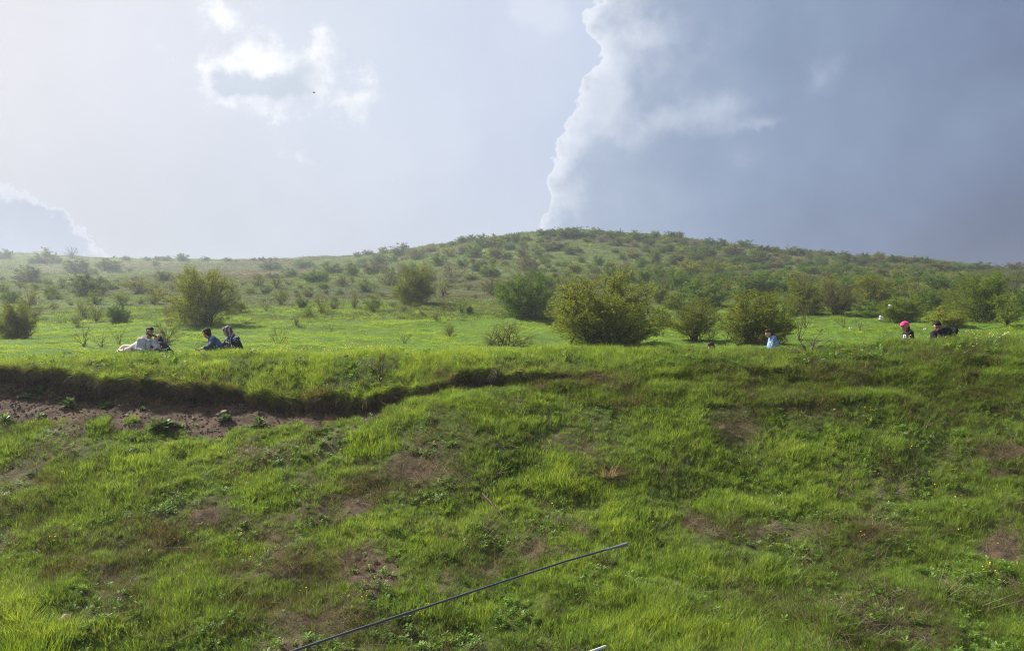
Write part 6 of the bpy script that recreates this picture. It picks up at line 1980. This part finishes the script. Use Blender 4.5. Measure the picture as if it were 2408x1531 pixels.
def walkers():
    items = lambda: (head_items((0, 0, 1.58), (1, -.2, 0)) + torso_items((0, -.19, 1.38), (0, .19, 1.38), (0, 0, 1.12), (0, 0, .92), 1.05, (0, 0, 1.46))
             + limb(Vector((0, -.22, 1.38)), Vector((-.05, -.26, 1.1)), Vector((.12, -.25, .88)), (.055, .045, .035)) + limb(Vector((0, .22, 1.38)), Vector((-.10, .26, 1.1)), Vector((-.10, .25, .84)), (.055, .045, .035))
             + limb(Vector((0, -.09, .9)), Vector((.16, -.10, .50)), Vector((.20, -.10, .09)), (.10, .07, .05)) + limb(Vector((0, .09, .9)), Vector((-.06, .10, .50)), Vector((-.25, .10, .11)), (.10, .07, .05)) + foot_items((.20, -.1, .09), (1, 0, 0)) + foot_items((-.25, .1, .10), (1, 0, 0)))
    me = blob('body', items(), .03, 2)
    me.materials.append(M_CHAR)
    spec = [(28, 590, .95, 'lone walker far off on the skyline, leftmost of all the people', 0.0), (107, 591, .98, 'first of three distant walkers on the left skyline', .2), (116, 591, .90, 'second of three distant walkers on the left skyline', 2.6), (131, 590, 1.02, 'third of three distant walkers, nearest the hazy bush', .1)]
    for i, (a, b, sc, lb, rz) in enumerate(spec):
        x, y, z = ground_far(a, ridge_row(a) + .8)
        o = bpy.data.objects.new('person', me); col.objects.link(o)
        o.location = (x, y, z); o.scale = (sc * 1.15,) * 3; o.rotation_euler = (0, 0, rz)
        tag(o, lb, 'person', 'people walking on the far skyline')


for fn in (man_in_hoodie, reclining, man_in_cap, boy_in_denim, woman_in_scarf, girl_in_blue, girl_in_cap, man_in_black, child_behind_bank, walkers):
    fn()

# ------------------------------------------------------------------ plants and things on the bank and slope
def near(px, py, upto='E'):
    return Vector(ground_near(px, py, upto))


def lip_at(px, py):
    """point of the grassy shoulder between the broken edge and the crest"""
    j0, j1 = jrow('G'), jrow('H')
    rr, dd, zz, xx = (column(px, A)[j0:j1 + 1] for A in (PPY, TD, TZ, TX))
    rr = np.minimum.accumulate(rr) - np.arange(len(rr)) * 1e-6
    a = np.arange(len(rr)); k = np.interp(-py, -rr, a)
    return Vector((float(np.interp(k, a, xx)), float(np.interp(k, a, dd)), float(np.interp(k, a, zz))))


def place_bush(form, var, kind, pos, wpx, hpx, label, name='shrub', rz=0.0):
    br, lf = bush_data(form, var, kind)
    d = pos.y
    root = empty(name, (pos.x, pos.y, pos.z - .02), rz)
    root.scale = (wpx * d / FPX, wpx * d / FPX, hpx * d / FPX)
    tag(root, label, name)
    o1 = bpy.data.objects.new('branches', br); col.objects.link(o1); o1.parent = root
    o2 = bpy.data.objects.new('foliage', lf); col.objects.link(o2); o2.parent = root


PROTO['crest'] = [gen_bush('crest', 91, 9, 8, 5, 3, .022, .03, .45, .012, 0, .3)]
PROTO['deadwood'] = [gen_bush('deadwood', 95, 6, 6, 5, 1, .02, .03, .5, .022, 0, .4)]
place_bush('crest', 0, 'R', lip_at(896, 897), 92, 72, 'nearly bare reddish shrub on the edge of the bank, mid photo', 'shrub', .6)
place_bush('deadwood', 0, 'T', lip_at(1903, 836), 120, 62, 'crooked dead shrub on the crest right of the girl in blue', 'shrub', 2.2)
place_bush('sparse', 1, 'Y', Vector(ground_far(1880, 800)), 60, 74, 'thin green sapling just behind the crooked dead shrub', 'shrub', 1.0)

# broad-leaved weeds on the bare soil
WEEDS = [(163, 958, 26, 24, .3, 'dark leafy weed on the bare soil, leftmost of the large ones'), (385, 1004, 48, 17, .15, 'widest dark leafy weed sprawling at the foot of the bare soil'), (531, 988, 24, 15, .25, 'dark leafy weed on the soil beside two pale stones'), (609, 1003, 27, 24, .45, 'bushy bright-edged weed tucked under the overhang'),
         (333, 965, 14, 10, .3, 'smallest dark weed in the middle of the soil face'), (10, 992, 22, 22, .8, 'bright green leafy weed cut by the left edge of the photo'), (94, 982, 18, 12, .75, 'pale green weed low on the soil at the left'), (87, 905, 18, 20, .95, 'pale silvery fern-like weed under the left end of the overhang'),
         (55, 935, 26, 12, .8, 'flat pale weed on the soil slope at far left'), (250, 958, 24, 12, .3, 'low dark weed under the overhang right of the leftmost weed')]
def weed(label, pos, w, h, hue, seed):
    r = np.random.default_rng(seed)
    root = tag(empty('weed', pos, r.uniform(0, 6)), label, 'weed')
    m, n, out = new_mat('weed_green')
    geo = n.new('ShaderNodeNewGeometry')
    c0 = np.array((.030, .075, .020)) * (1 - hue) + np.array((.165, .235, .10)) * hue
    leaf_shader(n, out, n.mix(geo.outputs['Random Per Island'], tuple(c0 * .65), tuple(c0 * 1.35)), .35, .5, .3)
    nl = 26
    for k in range(nl):
        ring = k / nl
        a = k * 2.399 + r.normal(0, .2); L = w * .5 * (1.05 - .45 * ring) * r.uniform(.8, 1.15); up = .25 + 1.0 * ring
        b0 = Vector((0, 0, h * .15 * ring)); d = Vector((math.cos(a), math.sin(a), 0))
        p = Vector((-d.y, d.x, 0))
        V = []; prof = ((0, .10), (.25, .55), (.5, 1.0), (.75, .8), (1.0, .08))
        for s, wd in prof:
            c = b0 + d * L * s * math.cos(up * .7) + Vector((0, 0, h * (math.sin(up) * s - .35 * s * s)))
            q_ = p * (L * .20 * wd)
            V += [c - q_ + Vector((0, 0, L * .04 * wd)), c, c + q_ + Vector((0, 0, L * .04 * wd))]
        F = []
        for i in range(4):
            F += [(3 * i, 3 * i + 1, 3 * i + 4, 3 * i + 3), (3 * i + 1, 3 * i + 2, 3 * i + 5, 3 * i + 4)]
        me = bpy.data.meshes.new('leaf'); me.from_pydata([tuple(v) for v in V], [], F)
        me.polygons.foreach_set('use_smooth', np.ones(len(F), bool))
        link('leaf', me, m, root)


for i, (a, b, w, h, hue, lb) in enumerate(WEEDS):
    pos = near(a, b)
    k = pos.y / FPX
    weed(lb, pos, w * 2 * k, h * 1.5 * k, hue, 400 + i)


def tuft_thing(label, px, py, n, h, spread, wid, lean, seed, mat, pale, name='grass_tuft', droop=.8):
    pos = near(px, py)
    me = tuft(name, n, h, spread, wid, lean, seed, droop, 4)
    m, nn, out = new_mat(name)
    geo = nn.new('ShaderNodeNewGeometry')
    leaf_shader(nn, out, nn.mix(geo.outputs['Random Per Island'], pale[0], pale[1]), .45, .6, .2)
    tag(link(name, me, m), label, 'grass tuft').location = pos


GRN = ((.075, .150, .018), (.190, .270, .030)); STR = ((.16, .12, .075), (.34, .28, .18))
tuft_thing('bright upright grass tuft at the foot of the bare soil, left', 231, 1004, 150, .26, .14, .008, .35, 501, None, GRN)
tuft_thing('large bright grass tuft in the bottom left corner', 80, 1545, 420, .42, .36, .009, .25, 502, None, GRN)
tuft_thing('bright grass tuft on a mound right of centre-left, below the soil', 868, 1068, 300, .26, .32, .008, .35, 503, None, GRN)
tuft_thing('drooping tussock of pale dry grass on a ledge, right of centre', 1425, 1122, 170, .34, .14, .006, 1.5, 504, None, STR, 'dry_tussock', .7)
tuft_thing('small heap of straw-coloured dry grass on the crest, right', 1690, 1008, 60, .16, .10, .005, 1.2, 505, None, STR, 'dry_tussock', .7)


def sticks(name, label, polys, r0, mat, cat, r1=None):
    root = None
    objs = []
    o0 = Vector(polys[0][0])
    root = tag(empty(name, o0), label, cat)
    for k, pl_ in enumerate(polys):
        T = Tubes()
        pts = [np.array(tuple(Vector(p) - o0)) for p in pl_]
        dense = []
        rr = np.random.default_rng(600 + k)
        for i in range(len(pts) - 1):
            for q in range(4):
                dense.append(pts[i] * (1 - q / 4) + pts[i + 1] * q / 4 + rr.normal(0, r0 * .35, 3))
        dense.append(pts[-1])
        T.add(np.array(dense), r0 * rr.uniform(.7, 1.1), (r1 or r0 * .45), 6)
        link('stem' if k == 0 else 'twig', T.mesh(name), mat, root)
    return root


M_DEADW = plain('dead_wood', (.10, .082, .066), .9, .1, 25, .4, .6, 60)
M_STRAW = plain('pale_straw', (.30, .26, .18), .8, .1, 25, .2)
up_ = Vector((0, 0, 1))
a, b, c = near(1134, 1184), near(1165, 1212), near(1203, 1244)
sticks('dead_branch', 'grey dead branch lying on the slope below centre', [[a + up_ * .16, b + up_ * .11, c + up_ * .04], [a.lerp(b, .35) + up_ * .14, a.lerp(b, .2) + up_ * .2 + Vector((.06, 0, 0))], [b + up_ * .1, b + Vector((.08, 0, .02))], [a + up_ * .16, a + up_ * .19 + Vector((-.05, 0, 0))]], .014, M_DEADW, 'branch')
a = near(352, 1078)
sticks('dead_plant', 'thin dark dead stem standing upright on the slope, left', [[a, a + up_ * .18 + Vector((.01, 0, 0)), a + up_ * .34 + Vector((.02, 0, 0))], [a + up_ * .14, a + up_ * .20 + Vector((-.05, 0, 0))]], .007, plain('dark_stem', (.035, .026, .020), .9, .1), 'stem')
a = near(792, 1262)
sticks('dead_plant', 'pair of thin dark stems on the slope left of the dead branch', [[a, a + up_ * .3], [a + Vector((.03, 0, 0)), a + up_ * .26 + Vector((.05, 0, 0))]], .006, bpy.data.materials['dark_stem'], 'stem')
a = lip_at(1160, 884)
sticks('straw_bunch', 'pale dry straws leaning on the dark edge of the bank, centre', [[a + Vector((.02 * k, -.2, .0)), a + Vector((-.05 + .03 * k, -.3, -.10)), a + Vector((-.16 + .045 * k, -.4, -.26))] for k in range(5)], .0026, M_STRAW, 'straw')
for i, (p0, p1, p2, lb) in enumerate([((425, 1345), (500, 1310), (560, 1318), 'long pale straw arching over the slope at lower left'), ((1905, 1225), (1990, 1190), (2052, 1230), 'long pale straw bent over at the right of the slope'), ((590, 1330), (640, 1300), (700, 1290), 'thin pale straw lying left of the dark rod')]):
    A, B, C_ = near(*p0), near(*p1), near(*p2)
    sticks('dry_straw', lb, [[A + up_ * .05, B + up_ * .13, C_ + up_ * .04]], .0019, M_STRAW, 'straw')

# brushwood in front of the dense bush
rbw = np.random.default_rng(77)
base = Vector(ground_far(1790, 812))
pl_ = []
for k in range(14):
    s = base + Vector((rbw.uniform(-.75, .75), rbw.uniform(-.2, .3), rbw.uniform(.02, .12)))
    d = Vector((rbw.uniform(-1, 1), rbw.uniform(-.3, .3), rbw.uniform(.05, .45))).normalized() * rbw.uniform(.4, .9)
    pl_.append([s, s + d * .5 + Vector((0, 0, .05)), s + d])
sticks('brushwood', 'heap of dead twigs at the foot of the bush behind the girl in blue', pl_, .014, M_DEADW, 'twigs')


def stone(label, px, py, rpx, seed, colr=(.30, .25, .20), upto='E'):
    pos = near(px, py, upto)
    r = rpx * pos.y / FPX
    bm = bmesh.new()
    bmesh.ops.create_icosphere(bm, subdivisions=3, radius=r)
    for v in bm.verts:
        n_ = v.co.normalized()
        v.co *= 1 + .5 * (float(vnoise(n_.x * 1.4 + seed, n_.y * 1.4, n_.z * 1.4, seed)) - .5) + .16 * (float(vnoise(n_.x * 4 + seed, n_.y * 4, n_.z * 4, seed + 3)) - .5)
        v.co.z *= .72
    me = bpy.data.meshes.new('stone'); bm.to_mesh(me); bm.free()
    me.polygons.foreach_set('use_smooth', np.ones(len(me.polygons), bool))
    o = link('stone', me, plain('stone', colr, .9, .2, 8.0 / r * .06, .3, .6, 3.0 / r))
    o.location = pos + Vector((0, 0, r * .35))
    tag(o, label, 'stone')


for i, t in enumerate([('largest pale stone, beside the bright tuft at lower left', 152, 1460, 14, (.34, .27, .21)), ('small stone near the left edge above the bright tuft', 27, 1431, 9, (.22, .17, .13)), ('small pale stone high on the slope at the left edge', 64, 1194, 7, (.30, .26, .22)), ('small round stone among weeds, lower left', 281, 1410, 7, (.26, .21, .16)),
                       ('larger of two pale stones on the soil face', 530, 972, 8, (.20, .165, .135)), ('smaller of two pale stones on the soil face', 515, 978, 6, (.18, .145, .12)), ('tiny stone on the soil right of the leftmost weed', 300, 978, 4, (.30, .24, .2)), ('tiny stone low on the soil beside the widest weed', 455, 985, 4, (.28, .23, .19)), ('tiny stone at the right end of the soil face', 700, 990, 4, (.3, .24, .2))]):
    stone(t[0], t[1], t[2], t[3], 20 + i, t[4])


# litter
M_BAG = plain('white_plastic', (.62, .62, .60), .6, .2, 20, .06)
M_BAGO = plain('orange_plastic', (.70, .16, .08), .35, .5, 20, .1)
def bag(name, label, pos, w, h, mat, seed, group='white litter on the hillside', cat='litter'):
    bm = bmesh.new()
    bmesh.ops.create_icosphere(bm, subdivisions=3, radius=.5)
    for v in bm.verts:
        n_ = v.co.normalized()
        v.co *= 1 + .9 * (float(vnoise(n_.x * 2.1 + seed, n_.y * 2.1, n_.z * 2.1, seed)) - .5) + .7 * (abs(float(vnoise(n_.x * 5 + seed, n_.y * 5, n_.z * 5, seed + 3)) - .5) - .2)
        v.co = Vector((v.co.x * w, v.co.y * w * .7, (v.co.z + .42) * h))
    me = bpy.data.meshes.new(name); bm.to_mesh(me); bm.free()
    o = link(name, me, mat); o.location = pos
    return tag(o, label, cat, group)


LIT = [(776.4 + 280 * .3472, 513.6 + 528 * .3472, 5, 'larger of two white scraps close together on the left meadow'), (776.4 + 335 * .3472, 513.6 + 532 * .3472, 4, 'smaller of two white scraps close together on the left meadow'), (776.4 + 135 * .3472, 513.6 + 452 * .3472, 3, 'white scrap left of the egg-shaped olive bush'), (776.4 + 47 * .3472, 513.6 + 418 * .3472, 4, 'white scrap on the far meadow, up and left of the egg-shaped bush'),
       (776.4 + 1775 * .3472, 513.6 + 235 * .3472, 4, 'left one of two white scraps below the hilltop'), (776.4 + 1862 * .3472, 513.6 + 232 * .3472, 3.4, 'right one of two white scraps below the hilltop'), (776.4 + 1645 * .3472, 513.6 + 298 * .3472, 3.4, 'white scrap lower on the hill, left of the largest bush top'), (776.4 + 1835 * .3472, 513.6 + 316 * .3472, 3.6, 'white scrap low on the hill above the largest bush'),
       (470 * .3472, 561.3 + 248 * .3472, 4.5, 'white scrap on the hazy slope at far left'), (1262 * .3472, 561.3 + 248 * .3472, 5, 'white scrap on the hazy slope beside the large olive bush top'), (2370 * .3472, 561.3 + 312 * .3472, 4, 'white scrap on the dull slope, mid photo'), (1375 * .3472, 561.3 + 540 * .3472, 4, 'white scrap at the base of the large olive bush'),
       (1552.6 + 1260 * .3552, 537.5 + 672 * .3552, 8, 'flat white scrap on the meadow below the thin olive shrub'), (1552.6 + 1752 * .3552, 537.5 + 678 * .3552, 8, 'white scrap caught in stems left of the man in black')]
for i, (a, b, s, lb) in enumerate(LIT):
    x, y, z = ground_far(a, b)
    bag('litter', lb, (x, y, z + .02), s * y / FPX, s * .7 * y / FPX, M_BAG, 700 + i)
for (zx, zy, w, h, lb, sd) in [(1460, 606, 11, 9, 'white plastic bag caught on bare stems left of the yellow-green bush', 731), (1520, 520, 7, 6, 'torn white plastic high in the twigs above the caught bag', 732)]:
    a, b = 1552.6 + zx * .3552, 537.5 + zy * .3552
    x, y, z = ground_far(1552.6 + 1470 * .3552, 537.5 + 640 * .3552)
    q = at(a, b, y - 1.0)
    bag('plastic_bag', lb, q, w * y / FPX, h * 1.1 * y / FPX, M_BAG, sd)
q = at(2066, 815, 17.9)
rb_ = tag(empty('carrier_bag', q), 'white and orange bag lying in the grass left of the girl in the pink cap', 'bag')
for nm, off, w, h, mt, sd in (('white_sheet', Vector((-.01, 0, -.02)), .22, .15, M_BAG, 741), ('orange_sheet', Vector((.14, .02, .02)), .20, .09, M_BAGO, 742)):
    o = bag(nm, None, off, w, h, mt, sd)
    for kk in ('category', 'group'):
        if kk in o: del o[kk]
    o.parent = rb_

# a bird high up
b0 = at(738, 219, 70)
br_ = tag(empty('bird', b0, .4), 'tiny dark bird flying below the bright cloud', 'bird')
M_BIRD = plain('dark_feather', (.03, .03, .035), .7, .2)
V, F = [], []
capsule(V, F, (-.10, 0, 0), (.09, 0, .01), .018, .032, 10, 3)
capsule(V, F, (.10, 0, .012), (.135, 0, .016), .022, .014, 8, 3)
me = bpy.data.meshes.new('body'); me.from_pydata(V, [], F); link('body', me, M_BIRD, br_)
for s in (-1, 1):
    me = bpy.data.meshes.new('wing')
    me.from_pydata([(.05, s * .02, .01), (-.05, s * .02, .01), (-.03, s * .16, .06), (.04, s * .15, .06), (-.05, s * .30, .04), (-.02, s * .29, .045), (.0, s * .1, .05)], [], [(0, 1, 2, 3), (3, 2, 4, 5)])
    o = link('wing', me, M_BIRD, br_)
    sm = o.modifiers.new('t', 'SOLIDIFY'); sm.thickness = .006

# ------------------------------------------------------------------ the vehicle aerial close to the camera
M_ROD = plain('black_rubber', (.055, .058, .066), .5, .35, 200, .15)
M_TIP = plain('grey_rubber', (.13, .14, .17), .55, .3)
D0 = 1.55
tip = at(1474, 1279, D0 + .25)
pts = [at(px, py, D0 + dd) for px, py, dd in ((430, 1630, -.12), (680, 1533, -.03), (806, 1490, .01), (1000, 1427, .08), (1188, 1365, .15), (1330, 1319, .20), (1440, 1288, .24))]
ar = tag(empty('vehicle_aerial', pts[0]), 'thin black vehicle aerial rising across the foreground from below the frame', 'aerial')
T = Tubes(); T.add(np.array([tuple(p - pts[0]) for p in pts]), 0.0028, 0.0022, 12)
link('rod', T.mesh('rod'), M_ROD, ar)
T = Tubes(); T.add(np.array([tuple(p - pts[0]) for p in (pts[-1] + (pts[-2] - pts[-1]) * .15, pts[-1].lerp(tip, .35), pts[-1].lerp(tip, .75), tip)]), .0025, .0046, 12)
V, F = [], []
capsule(V, F, pts[-1].lerp(tip, .5) - pts[0], tip - pts[0], .0038, .0044, 12, 4)
tm = T.mesh('tip')
bm = bmesh.new(); bm.from_mesh(tm)
m2 = bpy.data.meshes.new('t2'); m2.from_pydata(V, [], F); bm.from_mesh(m2)
bm.to_mesh(tm); bm.free()
link('tip', tm, M_TIP, ar)
V, F = [], []
capsule(V, F, Vector((0, 0, 0)), (pts[0] - pts[1]).normalized() * .06, .006, .012, 12, 3)
me = bpy.data.meshes.new('base'); me.from_pydata(V, [], F); link('mount', me, M_ROD, ar)
# pale rod end at the bottom edge
q1, q0 = at(1424, 1519, 1.5), at(1335, 1552, 1.44)
wr = tag(empty('white_rod', q0), 'end of a thin white rod at the bottom edge of the photo', 'rod')
T = Tubes(); T.add(np.array([(0, 0, 0), tuple((q1 - q0) * .5), tuple((q1 - q0) * .93)]), .0030, .0028, 10); link('shaft', T.mesh('shaft'), plain('white_paint', (.50, .52, .48), .4, .4), wr)
V, F = [], []
capsule(V, F, (q1 - q0) * .93, q1 - q0, .0030, .0024, 10, 3)
me = bpy.data.meshes.new('end_cap'); me.from_pydata(V, [], F); link('end_cap', me, plain('cream_cap', (.50, .50, .44), .4, .4), wr)
